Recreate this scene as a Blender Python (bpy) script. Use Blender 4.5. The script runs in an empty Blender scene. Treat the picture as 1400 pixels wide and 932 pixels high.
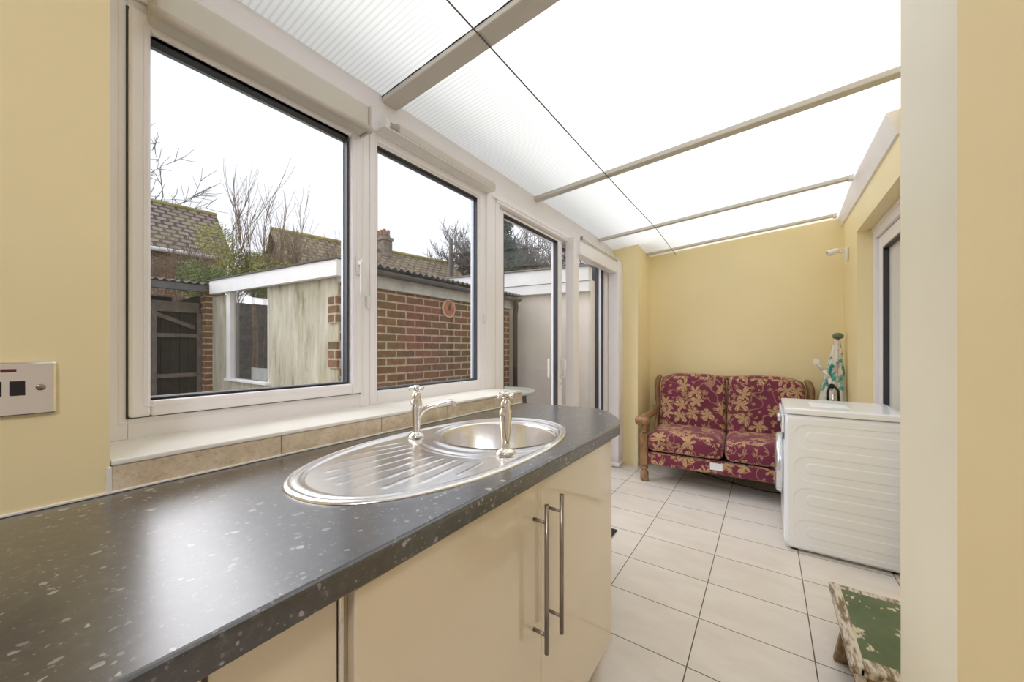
import bpy, bmesh, math, random
from mathutils import Vector, Matrix, noise
random.seed(7)
C = bpy.context.scene.collection
PI = math.pi

# ------------------------------------------------------------------ materials
def new_mat(name):
    m = bpy.data.materials.new(name); m.use_nodes = True
    nt = m.node_tree; b = nt.nodes.get('Principled BSDF')
    return m, nt, b
def N(nt, t, **kw):
    n = nt.nodes.new(t)
    for k, v in kw.items():
        if k in n.inputs.keys() if hasattr(n.inputs, 'keys') else False: n.inputs[k].default_value = v
        else: setattr(n, k, v)
    return n
def L(nt, a, b): nt.links.new(a, b)
def setin(n, **kw):
    for k, v in kw.items(): n.inputs[k.replace('_', ' ')].default_value = v
def col(c): return (c[0], c[1], c[2], 1)
def ramp(nt, src, stops):
    r = nt.nodes.new('ShaderNodeValToRGB'); e = r.color_ramp.elements
    while len(e) < len(stops): e.new(.5)
    for i, (p, c) in enumerate(stops):
        e[i].position = p; e[i].color = col(c) if len(c) == 3 else c
    L(nt, src, r.inputs[0]); return r.outputs[0]
def math_(nt, op, a, b=None, clamp=False):
    n = nt.nodes.new('ShaderNodeMath'); n.operation = op; n.use_clamp = clamp
    for i, v in enumerate((a, b)):
        if v is None: continue
        if isinstance(v, (int, float)): n.inputs[i].default_value = v
        else: L(nt, v, n.inputs[i])
    return n.outputs[0]
def mixc(nt, fac, a, b, blend='MIX'):
    n = nt.nodes.new('ShaderNodeMix'); n.data_type = 'RGBA'; n.blend_type = blend
    def put(i, v):
        if isinstance(v, (int, float)): n.inputs[i].default_value = v
        elif isinstance(v, tuple): n.inputs[i].default_value = col(v)
        else: L(nt, v, n.inputs[i])
    put(0, fac); put(6, a); put(7, b)
    return n.outputs[2]
def texco(nt, kind='UV', scale=(1, 1, 1), loc=(0, 0, 0), rot=(0, 0, 0)):
    t = nt.nodes.new('ShaderNodeTexCoord'); mp = nt.nodes.new('ShaderNodeMapping')
    mp.inputs['Scale'].default_value = scale; mp.inputs['Location'].default_value = loc; mp.inputs['Rotation'].default_value = rot
    L(nt, t.outputs[kind], mp.inputs[0]); return mp.outputs[0]
def noise_(nt, vec, scale, detail=4, rough=.55, out='Fac'):
    n = nt.nodes.new('ShaderNodeTexNoise'); setin(n, Scale=scale, Detail=detail, Roughness=rough)
    L(nt, vec, n.inputs['Vector']); return n.outputs[out]
def bump(nt, b, h, strength=.2, dist=.002):
    n = nt.nodes.new('ShaderNodeBump'); setin(n, Strength=strength, Distance=dist)
    L(nt, h, n.inputs['Height']); L(nt, n.outputs[0], b.inputs['Normal'])
def plain(name, c, rough=.5, metal=0, coat=0, var=.06, vs=6, bmp=0, bs=200):
    m, nt, b = new_mat(name); v = texco(nt, 'Object')
    n = noise_(nt, v, vs)
    cc = ramp(nt, n, [(.3, tuple(x*(1-var) for x in c)), (.7, tuple(min(1, x*(1+var)) for x in c))])
    L(nt, cc, b.inputs['Base Color']); setin(b, Roughness=rough, Metallic=metal)
    if coat: b.inputs['Coat Weight'].default_value = coat; b.inputs['Coat Roughness'].default_value = .03; b.inputs['Coat IOR'].default_value = 1.65
    if bmp: bump(nt, b, noise_(nt, v, bs, 2), bmp, .001)
    return m

M = {}
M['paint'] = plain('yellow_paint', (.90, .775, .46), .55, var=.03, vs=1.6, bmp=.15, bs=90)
M['paint_lit'] = plain('yellow_paint_lit', (.90, .86, .70), .5, var=.03, vs=2, bmp=.12, bs=90)  # yellow paint made paler: window light on the wall end put into the colour
M['upvc'] = plain('white_upvc', (.89, .865, .88), .28, var=.015)
M['white_board'] = plain('white_board', (.86, .83, .84), .45, var=.02)
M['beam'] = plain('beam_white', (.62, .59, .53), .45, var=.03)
M['sill'] = plain('sill_white', (.86, .84, .78), .3, var=.03, vs=12)
M['gasket'] = plain('black_gasket', (.045, .047, .052), .5)
M['spacer'] = plain('grey_spacer', (.33, .36, .42), .3, metal=.6)
M['blind'] = plain('blind_cream', (.60, .545, .49), .45, var=.02)
M['blind_face'] = plain('blind_face', (.60, .57, .50), .4, var=.02)
M['plastic_white'] = plain('plastic_white', (.82, .81, .78), .3, var=.01)
M['chrome'] = plain('chrome', (.82, .80, .76), .07, metal=1, var=.01)
M['nickel'] = plain('brushed_nickel', (.33, .29, .245), .3, metal=1, var=.05, vs=40)
M['black'] = plain('black_plastic', (.012, .012, .014), .25)
M['dark'] = plain('dark_metal', (.045, .045, .05), .4)
M['red_neon'] = plain('red_neon', (.13, .02, .015), .2)
M['washer'] = plain('washer_enamel', (.91, .94, .985), .25, var=.01, coat=.3)
M['washer_grey'] = plain('washer_grey', (.45, .47, .5), .3)
M['door_ring'] = plain('door_ring', (.75, .76, .78), .2, metal=.7)
M['dark_glass'] = plain('dark_glass', (.02, .02, .025), .05, coat=1)
M['paper'] = plain('paper', (.85, .86, .88), .7)
M['cable'] = plain('cable_black', (.03, .025, .025), .5)
M['mat'] = plain('mat_dark', (.03, .03, .032), .95, var=.3, vs=300)
M['cab'] = plain('gloss_cream', (.78, .67, .48), .13, var=.01, coat=.75)
M['carcass'] = plain('carcass', (.62, .49, .31), .35, var=.02)
M['plinth'] = plain('plinth_cream', (.5, .42, .3), .4)
M['green_plastic'] = plain('green_knob', (.13, .17, .09), .4)
M['gutter'] = plain('gutter_grey', (.10, .10, .105), .5, var=.2, vs=9)
M['corrugated'] = plain('corrugated_sheet', (.22, .21, .20), .75, var=.35, vs=12)
M['old_board'] = plain('old_board', (.50, .50, .47), .7, var=.2, vs=8)
M['fascia'] = plain('fascia_white', (.82, .82, .82), .5, var=.05, vs=5)
M['cream_render'] = plain('cream_render', (.83, .78, .72), .85, var=.04, vs=3, bmp=.3, bs=120)
M['roof_felt'] = plain('roof_felt', (.09, .08, .075), .85, var=.2)
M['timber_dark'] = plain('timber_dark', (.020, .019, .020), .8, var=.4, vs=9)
M['timber_grey'] = plain('timber_grey', (.13, .112, .10), .8, var=.3, vs=14)
M['terracotta'] = plain('terracotta', (.50, .20, .10), .8, var=.15, vs=20)
M['terracotta_rim'] = plain('terracotta_rim', (.55, .42, .33), .8, var=.2, vs=20)
M['pot'] = plain('old_pot', (.30, .17, .12), .9, var=.3, vs=5)
M['bark'] = plain('bark', (.15, .125, .11), .9, var=.3, vs=9)
M['twig'] = plain('twig', (.22, .16, .11), .9, var=.3, vs=9)
M['leaf_green'] = plain('leaf_green', (.15, .21, .06), .6, var=.5, vs=3)
M['leaf_olive'] = plain('leaf_olive', (.30, .30, .08), .6, var=.4, vs=3)
M['needle'] = plain('needle', (.045, .075, .045), .7, var=.4, vs=2)
M['moss'] = plain('moss_ridge', (.36, .32, .13), .9, var=.3, vs=4)
M['ground'] = plain('paving_grey', (.25, .24, .22), .9, var=.2, vs=4)
M['beige_reflection'] = plain('beige_reflection', (.42, .35, .26), .85, var=.08)
M['pole_wood'] = plain('pole_dark', (.07, .06, .05), .7)

def mat_wood():
    m, nt, b = new_mat('oak_wood'); v = texco(nt, 'Object', (9, 9, 2.2))
    n = noise_(nt, v, 5, 6)
    c = ramp(nt, n, [(.3, (.17, .085, .04)), (.55, (.33, .18, .085)), (.75, (.45, .27, .14))])
    L(nt, c, b.inputs['Base Color']); setin(b, Roughness=.35); return m
M['wood'] = mat_wood()

def mat_ceiling():
    m, nt, b = new_mat('twinwall_polycarbonate')
    nt.nodes.remove(b); out = nt.nodes['Material Output']
    v = texco(nt, 'Object')
    w = nt.nodes.new('ShaderNodeTexWave'); w.wave_type = 'BANDS'; w.bands_direction = 'Y'; w.wave_profile = 'SIN'
    setin(w, Scale=.314/.020/2/1.0, Distortion=0)
    w.inputs['Scale'].default_value = 2*PI/(20*.019)
    L(nt, v, w.inputs['Vector'])
    n = noise_(nt, v, 2.5, 5)
    c1 = ramp(nt, w.outputs['Fac'], [(0, (.70, .70, .67)), (.5, (.83, .83, .81))])
    c2 = ramp(nt, n, [(.3, (.95, .96, .91)), (.7, (1, 1, .985))])
    c = mixc(nt, 1, c1, c2, 'MULTIPLY')
    tr = nt.nodes.new('ShaderNodeBsdfTranslucent'); df = nt.nodes.new('ShaderNodeBsdfDiffuse')
    L(nt, c, tr.inputs[0]); L(nt, c, df.inputs[0])
    mx = nt.nodes.new('ShaderNodeMixShader'); mx.inputs[0].default_value = .12
    L(nt, tr.outputs[0], mx.inputs[1]); L(nt, df.outputs[0], mx.inputs[2]); L(nt, mx.outputs[0], out.inputs[0])
    return m
M['poly'] = mat_ceiling()

def mat_glass(name='clear_glass', tint=(.985, .99, .99), refl=1.0):
    m, nt, b = new_mat(name); nt.nodes.remove(b); out = nt.nodes['Material Output']
    lw = nt.nodes.new('ShaderNodeLayerWeight'); lw.inputs[0].default_value = .5
    f = math_(nt, 'POWER', lw.outputs['Facing'], 5); f = math_(nt, 'MULTIPLY', f, .8*refl)
    f = math_(nt, 'ADD', f, .022, True)
    tr = nt.nodes.new('ShaderNodeBsdfTransparent'); tr.inputs[0].default_value = col(tint)
    gl = nt.nodes.new('ShaderNodeBsdfGlossy'); gl.inputs['Roughness'].default_value = 0.0
    mx = nt.nodes.new('ShaderNodeMixShader'); L(nt, f, mx.inputs[0]); L(nt, tr.outputs[0], mx.inputs[1]); L(nt, gl.outputs[0], mx.inputs[2])
    L(nt, mx.outputs[0], out.inputs[0]); return m
M['glass'] = mat_glass()

def brick_node(nt, vec, c1, c2, mortar, bw, rh, ms, offset=.5, bias=0):
    n = nt.nodes.new('ShaderNodeTexBrick'); n.offset = offset; n.squash = 1
    setin(n, Color1=col(c1), Color2=col(c2), Mortar=col(mortar), Scale=1, Bias=bias)
    n.inputs['Mortar Size'].default_value = ms; n.inputs['Mortar Smooth'].default_value = .15
    n.inputs['Brick Width'].default_value = bw; n.inputs['Row Height'].default_value = rh
    L(nt, vec, n.inputs['Vector']); return n

def mat_floor():
    m, nt, b = new_mat('floor_tiles'); v = texco(nt, 'Object', loc=(.655, -1.527, 0))
    br = brick_node(nt, v, (.82, .775, .73), (.79, .745, .695), (.12, .095, .075), .405, .3075, .0022, 0)
    n = noise_(nt, texco(nt, 'Object', (1, 2.5, 1)), 4, 8, .65)
    sh = ramp(nt, n, [(.3, (.90, .89, .87)), (.65, (1.0, 1.0, 1.0))])
    c = mixc(nt, 1, br.outputs['Color'], sh, 'MULTIPLY')
    n2 = noise_(nt, texco(nt, 'Object'), 34, 3, .7)
    dirt = ramp(nt, n2, [(.68, (1, 1, 1)), (.78, (.80, .75, .68))])
    c = mixc(nt, 1, c, dirt, 'MULTIPLY')
    L(nt, c, b.inputs['Base Color'])
    r = math_(nt, 'MULTIPLY_ADD', br.outputs['Fac'], .5); nt.nodes[-1].inputs[2].default_value = .3
    L(nt, r, b.inputs['Roughness'])
    bump(nt, b, math_(nt, 'SUBTRACT', 1, br.outputs['Fac']), .5, .002)
    return m
M['floor'] = mat_floor()

def mat_brick():
    m, nt, b = new_mat('old_brick'); v = texco(nt)
    br = brick_node(nt, v, (.235, .115, .075), (.15, .09, .06), (.46, .38, .29), .225, .075, .0085, .5)
    n = noise_(nt, texco(nt), 1.1, 3); n2 = noise_(nt, texco(nt), 22, 6)
    t = ramp(nt, n, [(.35, (1.08, .92, .9)), (.6, (1.0, 1.1, 1.0))])
    t2 = ramp(nt, n2, [(.3, (.75, .75, .75)), (.7, (1.2, 1.2, 1.2))])
    c = mixc(nt, 1, mixc(nt, 1, br.outputs['Color'], t, 'MULTIPLY'), t2, 'MULTIPLY')
    L(nt, c, b.inputs['Base Color']); setin(b, Roughness=.9)
    bump(nt, b, math_(nt, 'SUBTRACT', 1, br.outputs['Fac']), .8, .006); return m
M['brick'] = mat_brick()

def mat_tiles(name, c1, c2, dark, moss):
    m, nt, b = new_mat(name); v = texco(nt)
    br = brick_node(nt, v, c1, c2, dark, .42, .33, .055, .5)
    n = noise_(nt, texco(nt), .9, 6, .7)
    c = mixc(nt, ramp(nt, n, [(.45, (0, 0, 0)), (.65, (.45, .45, .45))]), br.outputs['Color'], moss)
    L(nt, c, b.inputs['Base Color']); setin(b, Roughness=.9)
    bump(nt, b, math_(nt, 'SUBTRACT', 1, br.outputs['Fac']), .9, .03); return m
M['roof_brown'] = mat_tiles('roof_tiles_brown', (.32, .26, .215), (.24, .19, .165), (.07, .055, .05), (.26, .23, .10))
M['roof_moss'] = mat_tiles('roof_tiles_mossy', (.28, .22, .16), (.20, .155, .12), (.09, .07, .055), (.36, .31, .13))

def mat_panel():
    m, nt, b = new_mat('stained_panel'); v = texco(nt, 'UV', (1, .35, 1))
    n = noise_(nt, v, 4.5, 6, .65)
    c = ramp(nt, n, [(.33, (.27, .23, .14)), (.45, (.50, .47, .37)), (.66, (.64, .61, .52))])
    n2 = noise_(nt, texco(nt, 'UV', (1, .12, 1)), 22, 4)
    c = mixc(nt, 1, c, ramp(nt, n2, [(.35, (.8, .78, .7)), (.6, (1, 1, 1))]), 'MULTIPLY')
    L(nt, c, b.inputs['Base Color']); setin(b, Roughness=.85); return m
M['panel'] = mat_panel()

def mat_marble():
    m, nt, b = new_mat('beige_marble_tile'); v = texco(nt, 'UV', (1, 1, 1))
    n = noise_(nt, v, 16, 8, .7); n2 = noise_(nt, v, 60, 5, .8)
    c = ramp(nt, n, [(.3, (.60, .48, .33)), (.5, (.72, .60, .43)), (.62, (.80, .69, .53))])
    c = mixc(nt, 1, c, ramp(nt, n2, [(.32, (.72, .68, .6)), (.5, (1, 1, 1))]), 'MULTIPLY')
    L(nt, c, b.inputs['Base Color']); setin(b, Roughness=.25); return m
M['marble'] = mat_marble()

def mat_worktop():
    m, nt, b = new_mat('charcoal_laminate'); v = texco(nt, 'Object')
    base = ramp(nt, noise_(nt, v, 42, 6, .75), [(.36, (.008, .008, .010)), (.55, (.022, .022, .024)), (.72, (.085, .08, .08))])
    nd = noise_(nt, v, 30, 3, .6, 'Color')
    vv = nt.nodes.new('ShaderNodeVectorMath'); vv.operation = 'MULTIPLY_ADD'
    L(nt, nd, vv.inputs[0]); vv.inputs[1].default_value = (.022, .03, .02); L(nt, v, vv.inputs[2])
    def flecks(scale, thr, c, base, seedoff):
        mp = nt.nodes.new('ShaderNodeMapping'); mp.inputs['Location'].default_value = (seedoff, seedoff*.7, 0)
        mp.inputs['Scale'].default_value = (1, 1.0, 1); L(nt, vv.outputs[0], mp.inputs[0])
        vo = nt.nodes.new('ShaderNodeTexVoronoi'); vo.feature = 'F1'; setin(vo, Scale=scale); L(nt, mp.outputs[0], vo.inputs['Vector'])
        sep = nt.nodes.new('ShaderNodeSeparateColor'); L(nt, vo.outputs['Color'], sep.inputs[0])
        size = math_(nt, 'MULTIPLY', math_(nt, 'SUBTRACT', sep.outputs[0], thr, True), .9/(1-thr)*.45)
        mask = math_(nt, 'MULTIPLY', math_(nt, 'SUBTRACT', size, vo.outputs['Distance']), 14, True)
        mask = math_(nt, 'MULTIPLY', mask, math_(nt, 'MULTIPLY_ADD', sep.outputs[1], .6, False))
        return mixc(nt, mask, base, c)
    c = flecks(44, .80, (.42, .45, .44), base, 0)
    c = flecks(80, .70, (.30, .29, .30), c, 3.3)
    c = flecks(140, .60, (.17, .16, .17), c, 7.1)
    L(nt, c, b.inputs['Base Color']); setin(b, Roughness=.30, IOR=1.5)
    b.inputs['Coat Weight'].default_value = 1; b.inputs['Coat IOR'].default_value = 1.85; b.inputs['Coat Roughness'].default_value = .24
    bump(nt, b, noise_(nt, v, 420, 2), .10, .0006); return m
M['worktop'] = mat_worktop()

def mat_steel():
    m, nt, b = new_mat('stainless_steel'); v = texco(nt, 'Object', (160, 6, 1))
    n = noise_(nt, v, 5, 3)
    L(nt, ramp(nt, n, [(.3, (.84, .83, .82)), (.7, (.90, .89, .88))]), b.inputs['Base Color'])
    setin(b, Metallic=1, Roughness=.22); return m
M['steel'] = mat_steel()

def mat_fabric():
    m, nt, b = new_mat('burgundy_leaf_fabric'); uv = texco(nt, 'UV')
    nd = noise_(nt, uv, 11, 3, .6, 'Color')
    vv = nt.nodes.new('ShaderNodeVectorMath'); vv.operation = 'MULTIPLY_ADD'
    L(nt, nd, vv.inputs[0]); vv.inputs[1].default_value = (.075, .075, 0); L(nt, uv, vv.inputs[2])
    n0 = noise_(nt, uv, 3, 3)
    base = ramp(nt, n0, [(.3, (.125, .014, .034)), (.7, (.20, .022, .062))])
    gold, brown = (.55, .36, .19), (.28, .13, .07)
    def leaves(base, scale, lobes, size, off, thr, gc):
        mp = nt.nodes.new('ShaderNodeMapping'); mp.inputs['Location'].default_value = (off, off*1.7, 0); L(nt, vv.outputs[0], mp.inputs[0])
        vo = nt.nodes.new('ShaderNodeTexVoronoi'); vo.voronoi_dimensions = '2D'; setin(vo, Scale=scale, Randomness=.75); L(nt, mp.outputs[0], vo.inputs['Vector'])
        su = nt.nodes.new('ShaderNodeVectorMath'); su.operation = 'SUBTRACT'
        L(nt, mp.outputs[0], su.inputs[0]); L(nt, vo.outputs['Position'], su.inputs[1])
        sp = nt.nodes.new('ShaderNodeSeparateXYZ'); L(nt, su.outputs[0], sp.inputs[0])
        sc = nt.nodes.new('ShaderNodeSeparateColor'); L(nt, vo.outputs['Color'], sc.inputs[0])
        ang = math_(nt, 'ARCTAN2', sp.outputs[1], sp.outputs[0])
        ang = math_(nt, 'ADD', ang, math_(nt, 'MULTIPLY', sc.outputs[0], 6.28))
        r = math_(nt, 'MULTIPLY', vo.outputs['Distance'], 1)
        cs = math_(nt, 'ABSOLUTE', math_(nt, 'COSINE', math_(nt, 'MULTIPLY', ang, lobes/2)))
        wob = math_(nt, 'MULTIPLY', math_(nt, 'ABSOLUTE', math_(nt, 'COSINE', math_(nt, 'MULTIPLY', ang, .5))), .5)
        rad = math_(nt, 'MULTIPLY', math_(nt, 'ADD', .28, math_(nt, 'MULTIPLY', math_(nt, 'POWER', cs, 1.3), .72)), math_(nt, 'MULTIPLY', math_(nt, 'ADD', wob, .62), size))
        mask = math_(nt, 'MULTIPLY', math_(nt, 'SUBTRACT', rad, r), 25, True)
        mask = math_(nt, 'MULTIPLY', mask, math_(nt, 'GREATER_THAN', sc.outputs[1], thr))
        vein = math_(nt, 'MULTIPLY', math_(nt, 'SUBTRACT', math_(nt, 'ABSOLUTE', math_(nt, 'SINE', math_(nt, 'MULTIPLY', ang, lobes*1.5))), .3), 3, True)
        gcol = mixc(nt, vein, brown, gc)
        edge = math_(nt, 'MULTIPLY', math_(nt, 'SUBTRACT', math_(nt, 'SUBTRACT', rad, r), .03), 25, True)
        gcol = mixc(nt, edge, brown, gcol)
        return mixc(nt, mask, base, gcol)
    # curling stems
    n1 = noise_(nt, uv, 7, 1, .4)
    line = math_(nt, 'SUBTRACT', 1, math_(nt, 'MULTIPLY', math_(nt, 'ABSOLUTE', math_(nt, 'SUBTRACT', n1, .5)), 55), True)
    c = mixc(nt, math_(nt, 'MULTIPLY', line, .8), base, (.45, .27, .15))
    c = leaves(c, 17, 4, .30, 4.7, .45, (.50, .28, .16))
    c = leaves(c, 13, 6, .36, 9.1, .62, (.42, .25, .13))
    c = leaves(c, 7.6, 5, .60, 0, .28, gold)
    vo = nt.nodes.new('ShaderNodeTexVoronoi'); vo.voronoi_dimensions = '2D'; setin(vo, Scale=42, Randomness=1); L(nt, uv, vo.inputs['Vector'])
    L(nt, c, b.inputs['Base Color']); setin(b, Roughness=.75)
    b.inputs['Sheen Weight'].default_value = .35; b.inputs['Sheen Roughness'].default_value = .4
    b.inputs['Sheen Tint'].default_value = (1, .6, .7, 1)
    bump(nt, b, noise_(nt, uv, 500, 2), .2, .001); return m
M['fabric'] = mat_fabric()

def mat_distressed(name, lightc, darkc, lo, hi, sc=(1, 1, 1), s=9, rough=.7):
    m, nt, b = new_mat(name); v = texco(nt, 'Object', sc)
    n = noise_(nt, v, s, 8, .7)
    c = ramp(nt, n, [(lo, darkc), (hi, lightc)])
    L(nt, c, b.inputs['Base Color']); setin(b, Roughness=rough)
    bump(nt, b, n, .5, .003); return m
M['worn_white'] = mat_distressed('worn_white_wood', (.66, .61, .53), (.22, .15, .09), .42, .54, (5, 1.0, 3), 11)
M['worn_brown'] = mat_distressed('worn_brown_wood', (.42, .31, .17), (.16, .10, .055), .35, .6, (7, 4, 1), 8)
def mat_green_top():
    m, nt, b = new_mat('worn_green_felt'); v = texco(nt, 'Object', (1.6, 1, 1))
    c = ramp(nt, noise_(nt, v, 6, 6, .6), [(.3, (.075, .115, .05)), (.6, (.13, .17, .085)), (.75, (.17, .15, .09))])
    n2 = noise_(nt, v, 13, 5, .6)
    c = mixc(nt, ramp(nt, n2, [(.60, (0, 0, 0)), (.62, (1, 1, 1))]), c, (.62, .55, .42))
    L(nt, c, b.inputs['Base Color']); setin(b, Roughness=.6); bump(nt, b, n2, .3, .002); return m
M['green_top'] = mat_green_top()
def mat_parasol():
    m, nt, b = new_mat('parasol_print'); v = texco(nt, 'Object', (10, 10, 7))
    n = noise_(nt, v, 1.0, 3, .6); n2 = noise_(nt, v, 1.7, 2, .6)
    c = ramp(nt, n, [(.38, (.03, .26, .23)), (.44, (.12, .40, .34)), (.48, (.74, .71, .63)), (.7, (.80, .76, .68))])
    c = mixc(nt, ramp(nt, n2, [(.62, (0, 0, 0)), (.66, (1, 1, 1))]), c, (.62, .42, .40))
    L(nt, c, b.inputs['Base Color']); setin(b, Roughness=.8); return m
M['parasol'] = mat_parasol()
def mat_curtain():
    m, nt, b = new_mat('net_curtain'); v = texco(nt, 'Object')
    w = nt.nodes.new('ShaderNodeTexWave'); w.bands_direction = 'Y'; setin(w, Scale=14, Distortion=.6); L(nt, v, w.inputs[0])
    L(nt, ramp(nt, w.outputs['Fac'], [(0, (.80, .84, .90)), (1, (.92, .94, .97))]), b.inputs['Base Color']); setin(b, Roughness=.9); return m
M['curtain'] = mat_curtain()
def mat_emit(name, c, s):
    m, nt, b = new_mat(name); setin(b, Roughness=.5); b.inputs['Base Color'].default_value = col((.8, .8, .8))
    b.inputs['Emission Color'].default_value = col(c); b.inputs['Emission Strength'].default_value = s; return m

# ------------------------------------------------------------------ mesh helpers
def box(bm, x0, x1, y0, y1, z0, z1, bev=0, seg=2):
    t = bmesh.new(); bmesh.ops.create_cube(t, size=1)
    for v in t.verts:
        v.co = Vector(((x0+x1)/2+v.co.x*(x1-x0), (y0+y1)/2+v.co.y*(y1-y0), (z0+z1)/2+v.co.z*(z1-z0)))
    if bev: bmesh.ops.bevel(t, geom=t.edges[:], offset=bev, segments=seg, profile=.5, affect='EDGES')
    merge(bm, t); return bm
def merge(bm, t, mat=None):
    vm = {}
    for v in t.verts: vm[v] = bm.verts.new((mat @ v.co) if mat else v.co)
    for f in t.faces:
        try:
            nf = bm.faces.new([vm[v] for v in f.verts]); nf.smooth = f.smooth
        except ValueError: pass
    t.free()
def rbox(bm, x0, x1, y0, y1, z0, z1, r, n=8, puff=None, smooth=True):
    """rounded box from a subdivided cube"""
    t = bmesh.new(); bmesh.ops.create_cube(t, size=2)
    bmesh.ops.subdivide_edges(t, edges=t.edges[:], cuts=n, use_grid_fill=True)
    c = Vector(((x0+x1)/2, (y0+y1)/2, (z0+z1)/2)); h = Vector(((x1-x0)/2, (y1-y0)/2, (z1-z0)/2))
    for v in t.verts:
        u = v.co.copy(); q = Vector((math.copysign(abs(u[i])**.7 if abs(u[i]) > 0 else 0, u[i])*h[i] for i in range(3)))
        inner = Vector([max(-h[i]+r, min(h[i]-r, q[i])) for i in range(3)])
        d = q-inner
        if d.length > 1e-9: q = inner+d.normalized()*r*min(1, max(abs(d[i]) for i in range(3))/r if r else 1)
        if puff: q = puff(q, u)
        v.co = c+q
    for f in t.faces: f.smooth = smooth
    merge(bm, t)
def cyl(bm, p0, p1, r, seg=20, r1=None, smooth=True):
    tube(bm, [p0, p1], [r, r if r1 is None else r1], seg, smooth)
def tube(bm, pts, radii, seg=10, smooth=True, caps=True):
    pts = [Vector(p) for p in pts]
    if isinstance(radii, (int, float)): radii = [radii]*len(pts)
    rings = []; up = None
    for i, p in enumerate(pts):
        d = (pts[min(i+1, len(pts)-1)]-pts[max(i-1, 0)])
        if d.length < 1e-9: d = Vector((0, 0, 1))
        d.normalize()
        if up is None:
            up = d.orthogonal().normalized()
            if abs(d.z) < .9: up = (Vector((0, 0, 1))-d*d.z).normalized()
        else:
            up = (up-d*up.dot(d))
            up = up.normalized() if up.length > 1e-6 else d.orthogonal().normalized()
        s = d.cross(up)
        rings.append([bm.verts.new(p+(up*math.cos(a)+s*math.sin(a))*radii[i]) for a in [2*PI*k/seg for k in range(seg)]])
    for a, b in zip(rings, rings[1:]):
        for k in range(seg):
            f = bm.faces.new((a[k], a[(k+1) % seg], b[(k+1) % seg], b[k])); f.smooth = smooth
    if caps:
        bm.faces.new(rings[0][::-1]); bm.faces.new(rings[-1])
def lathe(bm, prof, base=(0, 0, 0), seg=32, axis=None, smooth=True, close=False):
    """prof: list of (r, h) along the axis"""
    base = Vector(base); ax = Vector(axis or (0, 0, 1)).normalized(); u = ax.orthogonal().normalized(); w = ax.cross(u)
    if abs(ax.z) > .999: u, w = Vector((1, 0, 0)), Vector((0, ax.z, 0))
    rings = []
    for r, h in prof:
        if r < 1e-6: rings.append([bm.verts.new(base+ax*h)])
        else: rings.append([bm.verts.new(base+ax*h+(u*math.cos(a)+w*math.sin(a))*r) for a in [2*PI*k/seg for k in range(seg)]])
    for a, b in zip(rings, rings[1:]):
        for k in range(seg):
            k2 = (k+1) % seg
            vs = [a[k % len(a)], a[k2 % len(a)], b[k2 % len(b)], b[k % len(b)]]
            vs2 = []
            for v in vs:
                if v not in vs2: vs2.append(v)
            if len(vs2) > 2:
                try: f = bm.faces.new(vs2); f.smooth = smooth
                except ValueError: pass
    if len(rings[0]) > 1: bm.faces.new(rings[0][::-1])
    if len(rings[-1]) > 1: bm.faces.new(rings[-1])
def prism(bm, pts, axis, a0, a1):
    """extrude polygon; pts in the two other axes' order (x:(y,z), y:(x,z), z:(x,y))"""
    def mk(p, a):
        return {'x': (a, p[0], p[1]), 'y': (p[0], a, p[1]), 'z': (p[0], p[1], a)}[axis]
    A = [bm.verts.new(mk(p, a0)) for p in pts]; B = [bm.verts.new(mk(p, a1)) for p in pts]
    bm.faces.new(A); bm.faces.new(B[::-1]); n = len(pts)
    for i in range(n): bm.faces.new((A[i], B[i], B[(i+1) % n], A[(i+1) % n]))
def hexa(bm, c):
    v = [bm.verts.new(p) for p in c]
    for f in ((0, 1, 2, 3), (7, 6, 5, 4), (0, 4, 5, 1), (1, 5, 6, 2), (2, 6, 7, 3), (3, 7, 4, 0)): bm.faces.new([v[i] for i in f])
def wloc(o):
    v = Vector((0, 0, 0))
    while o is not None: v = v+Vector(o.location); o = o.parent
    return v
def obj(name, bm, mat, parent=None, local=False, kind=None, label=None, sharp=None):
    bmesh.ops.recalc_face_normals(bm, faces=bm.faces[:])
    uvl = bm.loops.layers.uv.new('UVMap')
    for f in bm.faces:
        n = f.normal; a = max(range(3), key=lambda i: abs(n[i]))
        for lp in f.loops:
            c = lp.vert.co
            lp[uvl].uv = ((c.y, c.z) if a == 0 else (c.x, c.z) if a == 1 else (c.x, c.y))
    if parent is not None and not local:
        bmesh.ops.translate(bm, verts=bm.verts[:], vec=-wloc(parent))
    me = bpy.data.meshes.new(name); bm.to_mesh(me); bm.free()
    me.materials.append(M[mat] if isinstance(mat, str) else mat)
    o = bpy.data.objects.new(name, me); C.objects.link(o)
    if parent is not None: o.parent = parent
    if kind: o['kind'] = kind
    if label: o['label'] = label
    return o
def thing(name, label, cat, loc=(0, 0, 0), rz=0, group=None, kind=None):
    o = bpy.data.objects.new(name, None); C.objects.link(o); o.location = loc; o.rotation_euler = (0, 0, rz)
    o.empty_display_size = .1
    if label: o['label'] = label
    if cat: o['category'] = cat
    if group: o['group'] = group
    if kind: o['kind'] = kind
    return o
def tag(o, label, cat, group=None, kind=None):
    o['label'] = label; o['category'] = cat
    if group: o['group'] = group
    if kind: o['kind'] = kind
    return o
def struct(name, bm, mat, label, cat):
    o = obj(name, bm, mat); o['kind'] = 'structure'; o['label'] = label; o['category'] = cat; return o
B = bmesh.new

# ------------------------------------------------------------------ camera
TH = .606; H = 1.21
cam = bpy.data.cameras.new('camera'); co = bpy.data.objects.new('camera', cam); C.objects.link(co)
cam.sensor_width = 36; cam.lens = 36*502/1400; cam.shift_y = 10.7/1400; cam.clip_start = .02; cam.clip_end = 300
co.location = (0, 0, H); co.rotation_euler = (PI/2, 0, TH)
bpy.context.scene.camera = co

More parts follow.
